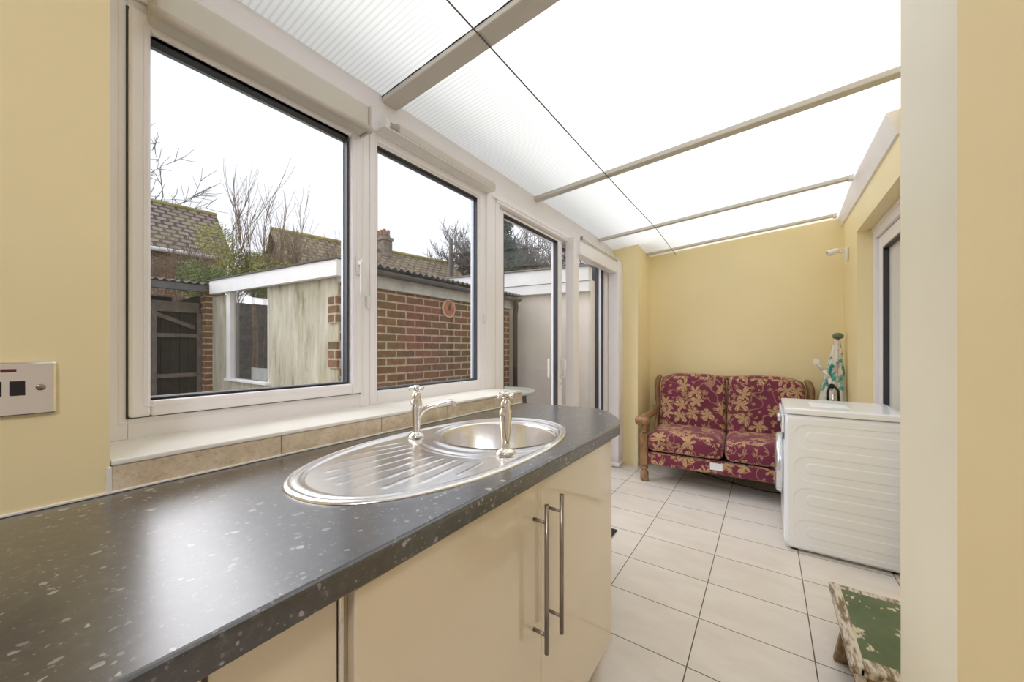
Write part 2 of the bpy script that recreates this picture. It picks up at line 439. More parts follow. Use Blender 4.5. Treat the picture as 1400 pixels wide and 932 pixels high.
# ------------------------------------------------------------------ room shell
XW = -1.34        # inner face of window frames
XL = -1.114       # yellow wall / upstand face
XR = .553         # house wall
def roofz(x, y): return 2.285+.07*(x+1.34)-max(0, y-3.43)*.06
b = B(); box(b, -1.40, 2.0, -2.6, 4.45, -.12, 0)
struct('floor', b, 'floor', 'cream ceramic floor tiles with dark grout lines', 'floor')
# yellow wall piece left of the windows
b = B(); box(b, -1.42, XL, -2.6, .15, 0, 2.5)
struct('wall_left', b, 'paint', 'yellow painted wall left of the windows above the worktop', 'wall')
b = B(); box(b, -1.44, XL-.012, .15, 1.70, 0, .967)
struct('wall_window', b, 'paint', 'low wall under the two windows behind the worktop', 'wall')
# header over windows and patio door
b = B(); box(b, -1.46, XW, .15, 3.95, 2.125, 2.60)
o = struct('trim_1', b, 'white_board', 'long white board between the window heads and the roof', 'trim')
b = B(); box(b, XW, XW+.010, .15, 3.68, 2.11, 2.14, .003)
struct('trim_2', b, 'upvc', 'thin white bead running along the window heads', 'trim')
# pillar and far wall
b = B(); box(b, -1.46, -1.085, 3.83, 4.45, 0, 2.6)
struct('wall_pillar', b, 'paint', 'yellow square pillar between the patio door and the far wall', 'wall')
b = B(); box(b, -1.085, 1.2, 4.31, 4.45, 0, 2.6)
struct('wall_far', b, 'paint', 'yellow end wall behind the floral sofa', 'wall')
# house wall: recess 2.63-3.70, lintel at 2.083
b = B(); box(b, XR, 1.25, 1.281, 2.6275, 0, 2.6); box(b, XR, 1.25, 3.705, 4.31, 0, 2.6); box(b, XR, 1.25, 2.628, 3.705, 2.083, 2.6)
struct('wall_right', b, 'paint', 'yellow house wall around the recessed door', 'wall')
KX = .27
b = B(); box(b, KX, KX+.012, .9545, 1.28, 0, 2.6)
struct('wall_column', b, 'paint_lit', 'yellow wall end with the window light painted into its paler tone', 'wall')
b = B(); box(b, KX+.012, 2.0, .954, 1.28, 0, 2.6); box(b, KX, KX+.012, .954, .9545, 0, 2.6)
struct('wall_kitchen', b, 'paint', 'yellow wall face at the right edge beside the wall end painted paler as window-lit', 'wall')
b = B(); box(b, .80, 1.25, 2.628, 3.705, 0, 2.082)
struct('wall_back_of_recess', b, 'paint', 'wall behind the recessed door', 'wall')
b = B(); box(b, 2.0, 2.12, -2.6, 1.28, 0, 2.6)
struct('wall_kitchen_side', b, 'white_board', 'kitchen side wall behind the viewer', 'wall')
b = B(); box(b, -1.42, 2.12, -2.72, -2.6, 0, 2.6)
struct('wall_behind', b, 'white_board', 'kitchen rear wall behind the viewer', 'wall')
b = B(); box(b, -1.46, 2.12, -2.72, .15, 2.50, 2.62); box(b, .62, 2.12, .15, 1.28, 2.50, 2.62)
struct('ceiling_kitchen', b, 'white_board', 'flat white kitchen ceiling behind the viewer', 'ceiling')
# translucent roof
b = B(); ny, nx = 44, 8
x0, x1, y0, y1 = -1.42, .60, .15, 4.40
for s, dz in ((1, 0), (0, .012)):
    g = [[b.verts.new((x0+(x1-x0)*i/nx, y0+(y1-y0)*j/ny, roofz(x0+(x1-x0)*i/nx, y0+(y1-y0)*j/ny)+dz)) for i in range(nx+1)] for j in range(ny+1)]
    for j in range(ny):
        for i in range(nx): b.faces.new((g[j][i], g[j][i+1], g[j+1][i+1], g[j+1][i]))
    if s: break
o = struct('ceiling', b, 'poly', 'ribbed translucent white polycarbonate roof over the lean-to', 'ceiling')
so = o.modifiers.new('thick', 'SOLIDIFY'); so.thickness = .0; o.modifiers.remove(so)
def roof_bar(name, y, w, d, label, n, x1=.50):
    b = B()
    xa, xb = XW, x1
    def prof(x):
        z = roofz(x, y)
        return [(x, y-w/2, z-.004), (x, y-w/2, z-d), (x, y+w/2, z-d), (x, y+w/2, z-.004)]
    a = [b.verts.new(p) for p in prof(xa)]; c = [b.verts.new(p) for p in prof(xb)]
    b.faces.new(a); b.faces.new(c[::-1])
    for i in range(4): b.faces.new((a[i], c[i], c[(i+1) % 4], a[(i+1) % 4]))
    bmesh.ops.bevel(b, geom=b.edges[:], offset=.004, segments=2, profile=.5, affect='EDGES')
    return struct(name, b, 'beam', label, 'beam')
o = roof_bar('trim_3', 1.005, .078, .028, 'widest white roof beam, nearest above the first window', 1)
b = B(); z = roofz(XW, .96)
pts = []
for i in range(60):
    x = XW+(.50-XW)*i/59; pts.append((x, .9655+.0012*math.sin(i*1.7), roofz(x, .965)-.006))
tube(b, pts, .0022, 6); so_ = obj('sealant_line', b, 'black', o); so_['label'] = 'dirty dark sealant line along the beam'
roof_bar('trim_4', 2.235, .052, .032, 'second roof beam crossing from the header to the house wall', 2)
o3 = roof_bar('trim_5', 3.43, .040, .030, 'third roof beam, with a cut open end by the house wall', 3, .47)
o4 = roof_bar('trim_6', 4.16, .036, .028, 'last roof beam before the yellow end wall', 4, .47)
for oo, y in ((o3, 3.43), (o4, 4.16)):
    b = B(); z = roofz(.48, y)
    prism(b, [(y-.026, z-.004), (y-.022, z-.03), (y-.012, z-.04), (y+.012, z-.04), (y+.022, z-.03), (y+.026, z-.004), (y+.019, z-.004), (y+.012, z-.03), (y-.012, z-.03), (y-.019, z-.004)], 'x', .468, .492)
    obj('end_clip', b, 'plastic_white', oo)
# wall plate along the house wall
b = B(); prism(b, [(XR, 2.292), (XR-.012, 2.296), (XR-.05, roofz(.5, 3)-.01), (XR-.05, roofz(.5, 3)+.01), (XR, 2.45)], 'y', 2.63, 4.31)
struct('trim_7', b, 'white_board', 'white sloping trim where the roof meets the house wall', 'trim')
# wire under the roof
b = B(); tube(b, [(-.812, y, roofz(-.812, y)-.037+.004*math.sin(y*2)) for y in [.2+i*.1 for i in range(42)]], .0026, 6)
tag(obj('roof_wire', b, 'timber_grey'), 'thin dark wire stretched lengthwise just below the translucent roof', 'wire')

# ------------------------------------------------------------------ windows
def frame4(bm, x0, x1, ya, yb, za, zb, w, bev=.003, wb=None, wt=None):
    """rectangular frame ring in a plane of constant x, mitred look"""
    wb = wb or w; wt = wt or w
    box(bm, x0, x1, ya, ya+w, za, zb, bev); box(bm, x0, x1, yb-w, yb, za, zb, bev)
    box(bm, x0, x1, ya+w, yb-w, za, za+wb, bev); box(bm, x0, x1, ya+w, yb-w, zb-wt, zb, bev)
def bead(bm, xf, xb_, ya, yb, za, zb, w):
    """sloped bead ring: outer edge at xf, inner edge at xb"""
    o_ = [(ya, za), (yb, za), (yb, zb), (ya, zb)]; i_ = [(ya+w, za+w), (yb-w, za+w), (yb-w, zb-w), (ya+w, zb-w)]
    V = [bm.verts.new((xf, p[0], p[1])) for p in o_]; W = [bm.verts.new((xb_, p[0], p[1])) for p in i_]
    V2 = [bm.verts.new((xf-.03, p[0], p[1])) for p in o_]; W2 = [bm.verts.new((xb_-.02, p[0], p[1])) for p in i_]
    for k in range(4):
        j = (k+1) % 4
        bm.faces.new((V[k], V[j], W[j], W[k])); bm.faces.new((V2[k], W2[k], W2[j], V2[j])); bm.faces.new((V[k], V2[k], V2[j], V[j])); bm.faces.new((W[k], W[j], W2[j], W2[k]))
w1 = thing('window_1', 'large white framed opening window nearest the viewer', 'window', (XW, .5, .98), kind='structure')
b = B()
box(b, XW-.07, XW, .15, .212, .978, 2.13, .003)                 # left jamb
box(b, XW-.07, XW, .212, .862, .978, 1.032, .001)
box(b, XW-.07, XW, .212, .862, 2.083, 2.13, .001)
box(b, XW-.07, XW, .862, .906, .978, 2.13, .003)
bead(b, XW+.0012, XW-.010, .195, .878, 1.018, 2.096, .014)
obj('frame', b, 'upvc', w1)
sash = B()
frame4(sash, XW-.055, XW+.016, .212, .862, 1.034, 2.080, .040, .006)
bead(sash, XW+.0172, XW+.002, .238, .838, 1.060, 2.054, .014)
s1 = obj('sash', sash, 'upvc', w1)
b = B(); frame4(b, XW-.030, XW-.006, .249, .818, 1.075, 2.036, .0055, .001); obj('gasket', b, 'gasket', w1)
b = B(); frame4(b, XW-.047, XW-.033, .245, .824, 1.068, 2.044, .013, .0); obj('spacer_bar', b, 'spacer', w1)
b = B(); box(b, XW-.034, XW-.030, .245, .82, 1.072, 2.04); obj('glass', b, 'glass', w1)
b = B()
box(b, XW+.016, XW+.027, .834, .856, 1.50, 1.575, .005); box(b, XW+.018, XW+.046, .836, .854, 1.535, 1.556, .004)
rbox(b, XW+.040, XW+.055, .835, .853, 1.415, 1.560, .006, 5)
obj('handle', b, 'plastic_white', s1)
b = B(); box(b, XW+.000, XW+.010, .888, .904, 1.375, 1.425, .004); obj('catch', b, 'plastic_white', w1)
b = B(); box(b, XW-.002, XW+.0015, .862, .8655, 1.034, 2.082); box(b, XW-.002, XW+.0015, .208, .2125, 1.034, 2.082); box(b, XW-.002, XW+.0015, .208, .866, 2.080, 2.0845); box(b, XW-.002, XW+.0015, .208, .866, 1.0305, 1.0345)
obj('seal_gap', b, 'gasket', w1)

w2 = thing('window_2', 'second white framed fixed window above the sink', 'window', (XW, 1.3, .98), kind='structure')
b = B()
box(b, XW-.07, XW, .908, .944, .978, 2.13, .003); box(b, XW-.07, XW, 1.612, 1.76, .978, 2.13, .003)
box(b, XW-.07, XW, .944, 1.612, .978, 1.026, .001); box(b, XW-.07, XW, .944, 1.612, 2.078, 2.13, .001)
box(b, XW-.005, XW+.012, 1.665, 1.72, .978, 2.11, .004)
bead(b, XW+.0012, XW-.012, .935, 1.618, 1.020, 2.084, .014)
obj('frame', b, 'upvc', w2)
b = B(); frame4(b, XW-.030, XW-.012, .948, 1.607, 1.034, 2.070, .0055, .001); obj('gasket', b, 'gasket', w2)
b = B(); frame4(b, XW-.048, XW-.033, .944, 1.610, 1.030, 2.074, .014, .0); obj('spacer_bar', b, 'spacer', w2)
b = B(); box(b, XW-.034, XW-.030, .944, 1.61, 1.03, 2.074); obj('glass', b, 'glass', w2)
b = B(); box(b, XW, XW+.011, 1.640, 1.656, 1.36, 1.412, .004); obj('catch', b, 'plastic_white', w2)

# inner sill board and tiled upstand
b = B(); box(b, XW-.002, XL+.0035, .152, 1.705, .9675, .979, .003, 2)
struct('trim_8', b, 'sill', 'white window sill board along the top of the beige tiles', 'window sill')
ups = thing('trim_9', 'row of beige marbled upstand tiles between worktop and sill', 'upstand', (XL, .9, .91), kind='structure')
for ya, yb in ((.1535, .476), (.478, .80), (.802, 1.124), (1.126, 1.448), (1.45, 1.702)):
    b = B(); box(b, XL-.012, XL, ya, yb, .911, .967, .0015); obj('tile', b, 'marble', ups)
b = B(); box(b, XL-.002, XL+.004, -2.2, 1.705, .9105, .9155, .0015); obj('sealant', b, 'sill', ups)
b = B(); box(b, XL-.010, XL+.0035, .1445, .1535, .911, .967, .003); obj('edge_strip', b, 'sill', ups)

# ------------------------------------------------------------------ patio door
d1 = thing('door_1', 'white framed sliding patio door with a D handle beside the windows', 'sliding door', (-1.38, 2.7, 0), kind='structure')
b = B()
box(b, -1.47, XW, 1.762, 1.80, 0, 2.124, .001); box(b, -1.44, XW, 1.7005, 1.7615, 0, .9775, .001)
box(b, -1.47, XW, 1.80, 3.70, 2.088, 2.124, .001); box(b, -1.47, XW, 1.80, 3.70, .0, .035, .003)
box(b, -1.47, XW-.01, 3.645, 3.70, 0, 2.08, .003)
box(b, XW+.0, XW+.006, 1.765, 2.72, 2.092, 2.120, .002)
obj('frame', b, 'upvc', d1)
def panel(ya, yb, xc, wd, nm, zt_=2.086):
    b = B(); frame4(b, xc-.02, xc+.02, ya, yb, .036, zt_, wd, .003, wb=.09, wt=.022)
    p = obj(nm, b, 'upvc', d1)
    b = B(); frame4(b, xc-.016, xc+.0206, ya+wd-.001, yb-wd+.001, .125, zt_-.021, .006, .0); obj('gasket', b, 'gasket', p)
    b = B(); box(b, xc-.003, xc+.003, ya+wd-.004, yb-wd+.004, .12, zt_-.018); obj('glass', b, 'glass', p)
    return p
p1 = panel(1.803, 2.680, -1.385, .075, 'sliding_panel')
b = B(); box(b, -1.366, -1.3635, 2.605, 2.609, .12, 2.06); obj('edge_channel', b, 'spacer', p1)
p2 = panel(2.665, 3.642, -1.435, .050, 'fixed_panel')
def dhandle(x, y, s, parent, nm='pull_handle'):
    b = B(); pts = []
    zs, ze, dep = .985, 1.125, .045*s
    tube(b, [(x, y, zs), (x+dep*.7, y, zs), (x+dep, y, zs+.012), (x+dep, y, ze-.012), (x+dep*.7, y, ze), (x, y, ze)], .0075, 10)
    box(b, min(x, x+.004*s), max(x, x+.004*s), y-.013, y+.013, zs-.02, ze+.02, .002)
    obj(nm, b, 'plastic_white', parent)
dhandle(-1.365, 2.65, 1, p1)
b = B()
box(b, -1.423, -1.405, 2.545, 2.553, .98, 1.13, .003); obj('outer_handle', b, 'plastic_white', p1)
b = B(); cyl(b, (-1.365, 2.65, .93), (-1.357, 2.65, .93), .009, 14); obj('lock_cylinder', b, 'chrome', p1)
# fixed right hand dark edge channel
b = B(); box(b, -1.40, -1.375, 3.575, 3.645, .036, 2.05, .002); box(b, -1.372, XW-.01, 3.60, 3.645, .036, 2.05, .002); obj('edge_channel', b, 'upvc', d1)
b = B(); box(b, -1.371, -1.366, 3.55, 3.60, .036, 2.05); obj('brush_seal', b, 'gasket', d1)
b = B(); box(b, XW-.02, -1.282, 2.735, 2.83, 0.0, 2.125, .006)
struct('trim_10', b, 'upvc', 'white vertical post in the middle of the patio door', 'post')
b = B(); rbox(b, XW-.01, -1.235, 3.685, 3.832, .012, 2.115, .012, 8)
o = struct('trim_11', b, 'upvc', 'white vertical boxing between the patio door and the yellow pillar', 'boxing')
b = B(); rbox(b, XW, -1.225, 3.680, 3.826, .0, .05, .018, 6); obj('foot_moulding', b, 'upvc', o)
b = B(); box(b, XW, -1.255, 2.80, 3.69, 1.985, 2.10, .008)
struct('trim_12', b, 'upvc', 'white pelmet board over the far half of the patio door', 'pelmet')
b = B(); box(b, XW-.03, XW+.03, 1.80, 3.69, .0, .02, .004)
struct('trim_13', b, 'upvc', 'white threshold strip under the patio door', 'threshold')

# ------------------------------------------------------------------ roller blinds
rb = thing('roller_blind', 'large white cassette roller blind above the nearest window', 'blind', (-1.29, .55, 2.05), group='roller blinds over the windows')
b = B(); box(b, XW+.002, -1.262, .245, .855, 2.052, 2.152, .012, 3); obj('cassette', b, 'blind_face', rb)
b = B(); tube(b, [(-1.264, .238, 2.058), (-1.264, .861, 2.058)], .013, 16); obj('bottom_bar', b, 'blind', rb)
b = B(); box(b, XW+.002, -1.256, .853, .862, 2.046, 2.150, .004, 2); obj('end_cap', b, 'blind', rb)
rb = thing('roller_blind', 'slimmer roller blind with an exposed round end over the sink window', 'blind', (-1.30, 1.3, 2.14), group='roller blinds over the windows')
b = B(); cyl(b, (-1.305, .95, 2.143), (-1.305, 1.67, 2.143), .020, 20); obj('tube', b, plain('blind_roll', (.45, .37, .29), .6), rb)
b = B(); cyl(b, (-1.305, .945, 2.143), (-1.305, .965, 2.143), .026, 24); obj('end_cap', b, 'plastic_white', rb)
b = B(); prism(b, [(XW+.004, 2.117), (-1.276, 2.117), (-1.272, 2.122), (-1.272, 2.150), (-1.282, 2.164), (-1.30, 2.170), (XW+.004, 2.172)], 'y', 1.005, 1.672); obj('cassette', b, 'blind', rb)
b = B(); box(b, XW+.010, -1.274, .93, 1.68, 2.1145, 2.1195, .002); obj('mounting_rail', b, 'plastic_white', rb)
rb = thing('blind_rail', 'thin white blind rail above the far half of the patio door', 'rail', (-1.25, 3.3, 2.10))
b = B(); cyl(b, (-1.247, 2.81, 2.118), (-1.247, 3.80, 2.118), .009, 14); obj('rail', b, 'plastic_white', rb)
b = B(); box(b, -1.26, -1.236, 2.80, 2.806, 2.103, 2.132, .002); cyl(b, (-1.247, 2.795, 2.118), (-1.247, 2.812, 2.118), .006, 10); obj('end_bracket', b, 'nickel', rb)
b = B(); box(b, -1.262, -1.254, 2.80, 3.80, 2.099, 2.112, .002); obj('back_plate', b, 'plastic_white', rb)
b = B(); cyl(b, (-1.228, 3.74, 1.99), (-1.228, 3.74, .42), .0022, 6); obj('pull_cord', b, 'plastic_white', rb)

# ------------------------------------------------------------------ recessed house door
d2 = thing('door_2', 'white framed glazed house door set back behind the washing machine', 'door', (.70, 3.2, 0), kind='structure')
b = B(); box(b, .637, .72, 3.625, 3.705, 0, 2.0, .003); box(b, .637, .72, 2.63, 3.705, 2.0, 2.083, .003); box(b, .637, .72, 2.63, 2.70, 0, 2.0, .003)
box(b, .628, .66, 2.63, 3.704, 2.055, 2.083, .004)
obj('frame', b, 'upvc', d2)
b = B(); frame4(b, .655, .71, 2.70, 3.622, .03, 1.995, .085, .006, wb=.10); lf = obj('leaf', b, 'upvc', d2)
b = B(); frame4(b, .660, .70, 2.784, 3.538, .128, 1.911, .012, .0); obj('gasket', b, 'gasket', lf)
b = B(); box(b, .675, .681, 2.79, 3.53, .13, 1.905); obj('glass', b, 'glass', lf)
b = B()
pr = []
for i in range(121):
    y = 2.79+.745*i/120; pr.append((y, .700+.010*math.sin(i*.9)))
g = [[b.verts.new((p[1], p[0], z)) for p in pr] for z in (.1, 1.95)]
for i in range(120): f = b.faces.new((g[0][i], g[0][i+1], g[1][i+1], g[1][i])); f.smooth = True
tag(obj('net_curtain', b, 'curtain'), 'pale grey pleated curtain hanging behind the recessed door glass', 'curtain')
# camera / spot lamp on the wall
sl = thing('wall_spotlight', 'small white swivel spotlight on the yellow wall above the parasol', 'spotlight', (XR, 4.05, 1.98))
b = B(); rbox(b, XR-.024, XR, 4.03, 4.065, 1.93, 2.045, .008, 5); obj('backplate', b, 'plastic_white', sl)
b = B(); tube(b, [(XR-.02, 4.047, 2.02), (XR-.045, 4.045, 2.005), (XR-.07, 4.04, 2.012)], .006, 10); obj('swivel_arm', b, 'plastic_white', sl)
b = B(); lathe(b, [(.0, 0), (.018, 0), (.022, .01), (.024, .075), (.020, .080), (.018, .072), (0, .070)], (XR-.062, 4.04, 2.028), 20, (-.9, -.25, -.32)); obj('head', b, 'plastic_white', sl)

# ------------------------------------------------------------------ worktop
XF = -.475
def wt_outline():
    p = [(XL-.0, -2.2), (XF, -2.2), (XF, 1.42)]
    # clipped, rounded end
    q0, q1, q2 = Vector((XF, 1.42)), Vector((XF-.02, 1.57)), Vector((-.69, 1.772))
    for t in (.08, .16, .25, .4, .55, .7, .85): p.append(tuple((q0*(1-t)**2+q1*2*t*(1-t)+q2*t*t)))
    p += [(-.69, 1.772), (-.80, 1.765), (XL, 1.708)]
    return p
b = B(); pts = wt_outline()
A = [b.verts.new((p[0], p[1], .872)) for p in pts]; A2 = [b.verts.new((p[0], p[1], .910)) for p in pts]; n = len(pts)
b.faces.new(A[::-1]); top = b.faces.new(A2)
side = []
for i in range(n): side.append(b.faces.new((A[i], A[(i+1) % n], A2[(i+1) % n], A2[i])))
te = [e for e in b.edges if (e.verts[0] in A2 and e.verts[1] in A2) and not (abs(e.verts[0].co.x-XL) < 1e-4 and abs(e.verts[1].co.x-XL) < 1e-4)]
bmesh.ops.bevel(b, geom=te, offset=.009, segments=4, profile=.5, affect='EDGES')
wt = obj('worktop', b, 'worktop')
tag(wt, 'long charcoal speckled laminate worktop with a clipped rounded end', 'worktop')
# cutout for the sink bowl
cb = B(); lathe(cb, [(.208, -.2), (.208, .2)], (-.77, 1.03, .9), 48)
cut = obj('bowl_cutout', cb, 'black'); md = wt.modifiers.new('cut', 'BOOLEAN'); md.object = cut; md.operation = 'DIFFERENCE'; md.solver = 'EXACT'
dg = bpy.context.evaluated_depsgraph_get(); me2 = bpy.data.meshes.new_from_object(wt.evaluated_get(dg)); wt.modifiers.clear(); wt.data = me2
bpy.data.objects.remove(cut, do_unlink=True)

# ------------------------------------------------------------------ cabinets
XC = -.487   # door faces
def bar_handle(y, z0, z1, parent):
    h = B(); cyl(h, (XC+.038, y, z0), (XC+.038, y, z1), .006, 18)
    for z in (z0+.045, z1-.045): cyl(h, (XC-.002, y, z), (XC+.038, y, z), .0045, 14)
    return obj('handle', h, 'nickel', parent)
cab = thing('base_cabinet', 'wide two-door gloss cream cabinet under the sink with long bar handles', 'cabinet', (-.8, .84, 0), group=None)
b = B()
box(b, XL+.03, XC-.021, .302, .318, .10, .871); box(b, XL+.03, XC-.021, 1.343, 1.375, .10, .871, .001); box(b, XL+.03, XC-.021, .318, 1.343, .10, .116); box(b, XL+.03, XL+.04, .318, 1.343, .10, .871)
box(b, XC-.06, XC-.024, .318, 1.343, .846, .871)
obj('body', b, 'carcass', cab)
b = B(); box(b, XC-.02, XC, .306, .8375, .10, .862, .0025, 2); dA = obj('door', b, 'cab', cab)
b = B(); box(b, XC-.02, XC, .8405, 1.373, .10, .862, .0025, 2); dB = obj('door', b, 'cab', cab)
bar_handle(.800, .452, .822, dA); bar_handle(.880, .452, .822, dB)
b = B(); box(b, XC-.07, XC-.055, .30, 1.37, .0, .0995); obj('plinth', b, 'plinth', cab)
cab2 = thing('base_cabinet', 'narrow cream filler cabinet left of the two-door sink cabinet', 'cabinet', (-.8, .22, 0))
b = B(); box(b, XL+.03, XC-.042, .142, .299, .10, .871); obj('body', b, 'carcass', cab2)
b = B(); box(b, XC-.041, XC-.022, .143, .292, .10, .862, .002, 2); obj('door', b, 'cab', cab2)
b = B(); box(b, XC-.022, XC-.016, .2925, .299, .10, .862, .001); obj('edge_strip', b, 'chrome', cab2)
b = B(); box(b, XC-.07, XC-.055, .142, .298, .0, .0995); obj('plinth', b, 'plinth', cab2)
cab3 = thing('base_cabinet', 'cream cabinet at the near end of the worktop', 'cabinet', (-.8, -.3, 0))
b = B(); box(b, XL+.03, XC-.042, -.46, .138, .10, .871); obj('body', b, 'carcass', cab3)
b = B(); box(b, XC-.041, XC-.022, -.458, .137, .10, .862, .002, 2); obj('door', b, 'cab', cab3)
b = B(); box(b, XC-.07, XC-.055, -.46, .140, .0, .0995); obj('plinth', b, 'plinth', cab3)

# ------------------------------------------------------------------ sink
SX, SY, SA, SB = -.787, .843, .262, .487     # centre, half width (x), half length (y)
BC = (-.77, 1.03); BR = .2
def ell(x, y, a=SA, bb=SB, cx=SX, cy=SY, p=2.25): return (abs((x-cx)/a)**p+abs((y-cy)/bb)**p)**(1/p)
def sstep(a, b_, x):
    t = max(0, min(1, (x-a)/(b_-a))); return t*t*(3-2*t)
def sink_h(x, y):
    e = ell(x, y); h = .0035
    dr = (1-e)*.30                     # approx distance from outer edge
    h += .0025*(1-abs(sstep(.0, .012, dr)*2-1))*1.0 if dr < .012 else 0
    h -= .0000
    h += .0022*math.exp(-((dr-.018)/.006)**2)
    rb_ = math.hypot(x-BC[0], y-BC[1])
    h += .003*math.exp(-((rb_-.223)/.010)**2) if True else 0
    # drainer: big oval minus a circle around the bowl
    inner = sstep(.94, .90, e)*sstep(.262, .275, rb_)*sstep(.90, .86, ell(x, y, SA, SB, SX, SY-.02))
    inner *= sstep(.86, .84, y-(x-SX)*.0+.0)
    h -= .0035*inner
    rim = math.exp(-((rb_-.285)/.005)**2)*sstep(.90, .84, e)*sstep(.86, .82, y)
    h += .0015*rim
    # ribs fanning
    fx, fy = SX+.06, 1.55
    ang = math.atan2(x-fx, fy-y); k = ang/.047
    fr = abs(k-round(k)); rib = math.exp(-(fr*(fy-y)*.047/.0036)**2)
    m = sstep(.80, .74, ell(x, y, SA, SB*.9, SX, SY-.06))*sstep(.30, .325, rb_)*sstep(.80, .74, y)
    h += .0020*rib*m
    return max(h, .0006)
sk = thing('sink', 'oval stainless steel inset sink with ribbed drainer and round bowl', 'sink', (SX, SY, .91))
b = B(); NT, NR = 480, 190; rings = []
for i in range(NR+1):
    ring = []
    for j in range(NT):
        a = 2*PI*j/NT; dx, dy = math.cos(a), math.sin(a)
        lo, hi = BR, 1.2
        for _ in range(30):
            md_ = (lo+hi)/2
            if ell(BC[0]+dx*md_, BC[1]+dy*md_) < 1: lo = md_
            else: hi = md_
        R = lo; t = i/NR; t = t if i < 12 else t
        r = BR+(R-BR)*t; x, y = BC[0]+dx*r, BC[1]+dy*r
        z = .9105+(sink_h(x, y) if i < NR else 0)
        ring.append(b.verts.new((x, y, z)))
    rings.append(ring)
for i in range(NR):
    for j in range(NT):
        f = b.faces.new((rings[i][j], rings[i+1][j], rings[i+1][(j+1) % NT], rings[i][(j+1) % NT])); f.smooth = True
obj('drainer', b, 'steel', sk)
b = B(); lathe(b, [(.2015, .0045), (.197, .003), (.194, -.006), (.190, -.12), (.176, -.150), (.15, -.160), (.05, -.165), (.045, -.170), (.0, -.170)], (BC[0], BC[1], .9105), 96)
for f in [f for f in b.faces if len(f.verts) > 10]: b.faces.remove(f)
bl = obj('bowl', b, 'steel', sk)
b = B(); lathe(b, [(.0, .004), (.032, .004), (.036, .002), (.036, 0), (0, 0)], (BC[0], BC[1], .7455), 32); obj('drain', b, 'chrome', sk)

def smooth_path(pts, radii, k=6):
    P_ = [Vector(p) for p in pts]; out, ro = [], []
    for i in range(len(P_)-1):
        a, b_, c_, d_ = P_[max(i-1, 0)], P_[i], P_[i+1], P_[min(i+2, len(P_)-1)]
        for j in range(k):
            t = j/k; out.append(.5*((2*b_)+(c_-a)*t+(2*a-5*b_+4*c_-d_)*t*t+(3*b_-a-3*c_+d_)*t**3)); ro.append(radii[i]*(1-t)+radii[i+1]*t)
    out.append(P_[-1]); ro.append(radii[-1]); return out, ro
def tap(base, ang, label):
    t = thing('sink_tap', label, 'tap', base, 0, 'chrome pillar taps on the sink')
    b = B(); lathe(b, [(.0, 0), (.029, 0), (.029, .003), (.024, .008), (.014, .012), (.0125, .018), (.0125, .03), (.016, .075), (.0185, .105), (.0185, .118), (.014, .124), (.0145, .130), (.0145, .142), (.011, .146), (.011, .150), (.0, .150)], (0, 0, 0), 36)
    obj('body', b, 'chrome', t, local=True)
    d = Vector((math.cos(ang), math.sin(ang), 0)); b = B()
    pts = [d*.008+Vector((0, 0, .070)), d*.022+Vector((0, 0, .088)), d*.042+Vector((0, 0, .098)), d*.075+Vector((0, 0, .106)), d*.108+Vector((0, 0, .114)), d*.119+Vector((0, 0, .113)), d*.124+Vector((0, 0, .104)), d*.125+Vector((0, 0, .097))]
    tube(b, *smooth_path(pts, [.012, .010, .0085, .0075, .0075, .0085, .0092, .0092]), 18); obj('spout', b, 'chrome', t, local=True)
    b = B()
    lathe(b, [(.0, 0), (.007, 0), (.008, .006), (.013, .010), (.013, .017), (.010, .022), (.0, .024)], (0, 0, .149), 24)
    for k in range(4):
        a = ang+PI/4+k*PI/2; u = Vector((math.cos(a), math.sin(a), 0)); p0 = Vector((0, 0, .162))
        tube(b, [p0+u*.008, p0+u*.018, p0+u*.024, p0+u*.029, p0+u*.032], [.0045, .0038, .0062, .0062, .002], 12)
    obj('cross_head', b, 'chrome', t, local=True)
    return t
tap((-.975, .838, .9155), math.atan2(.19, .20), 'slim chrome pillar tap at the back of the sink with its spout in view')
tap((-.610, .848, .9155), math.atan2(.30, -.20), 'chrome pillar tap at the front of the sink seen end-on')

# ------------------------------------------------------------------ switch plate
sw = thing('cooker_switch', 'chrome double switch plate with black rockers on the yellow wall', 'switch', (XL, .01, 1.137))
b = B(); box(b, XL, XL+.008, -.066, .080, 1.089, 1.186, .003, 2); obj('plate', b, 'chrome', sw)
for y in (.012, .037):
    b = B(); yc = y-.001
    hexa(b, [(XL+.008, yc-.0085, 1.126), (XL+.008, yc+.0085, 1.126), (XL+.013, yc+.0085, 1.126), (XL+.013, yc-.0085, 1.126), (XL+.008, yc-.0085, 1.152), (XL+.008, yc+.0085, 1.152), (XL+.0095, yc+.0085, 1.152), (XL+.0095, yc-.0085, 1.152)])
    obj('rocker', b, 'black', sw)
b = B(); box(b, XL+.008, XL+.010, .018, .035, 1.168, 1.174, .0005); obj('neon_light', b, 'red_neon', sw)
b = B(); lathe(b, [(0, 0), (.006, 0), (.006, .001), (.005, .002), (0, .002)], (XL+.008, .062, 1.139), 20, (1, 0, 0)); obj('screw', b, 'nickel', sw)

# ------------------------------------------------------------------ washing machine
wm = thing('washing_machine', 'white front-loading washing machine with ribbed side panel by the column', 'washing machine', (.34, 3.057, 0))
x0, x1, y0, y1 = .088, .632, 2.765, 3.357
b = B(); rbox(b, x0, x1, y0+.006, y1, .015, .815, .012, 10); obj('body', b, 'washer', wm)
b = B(); rbox(b, x0+.0, x1, y0, y1, .818, .853, .007, 8); lid = obj('lid', b, 'washer', wm)
b = B(); box(b, x0+.14, x0+.32, y0+.16, y0+.36, .853, .8545); obj('instruction_sticker', b, 'paper', lid)
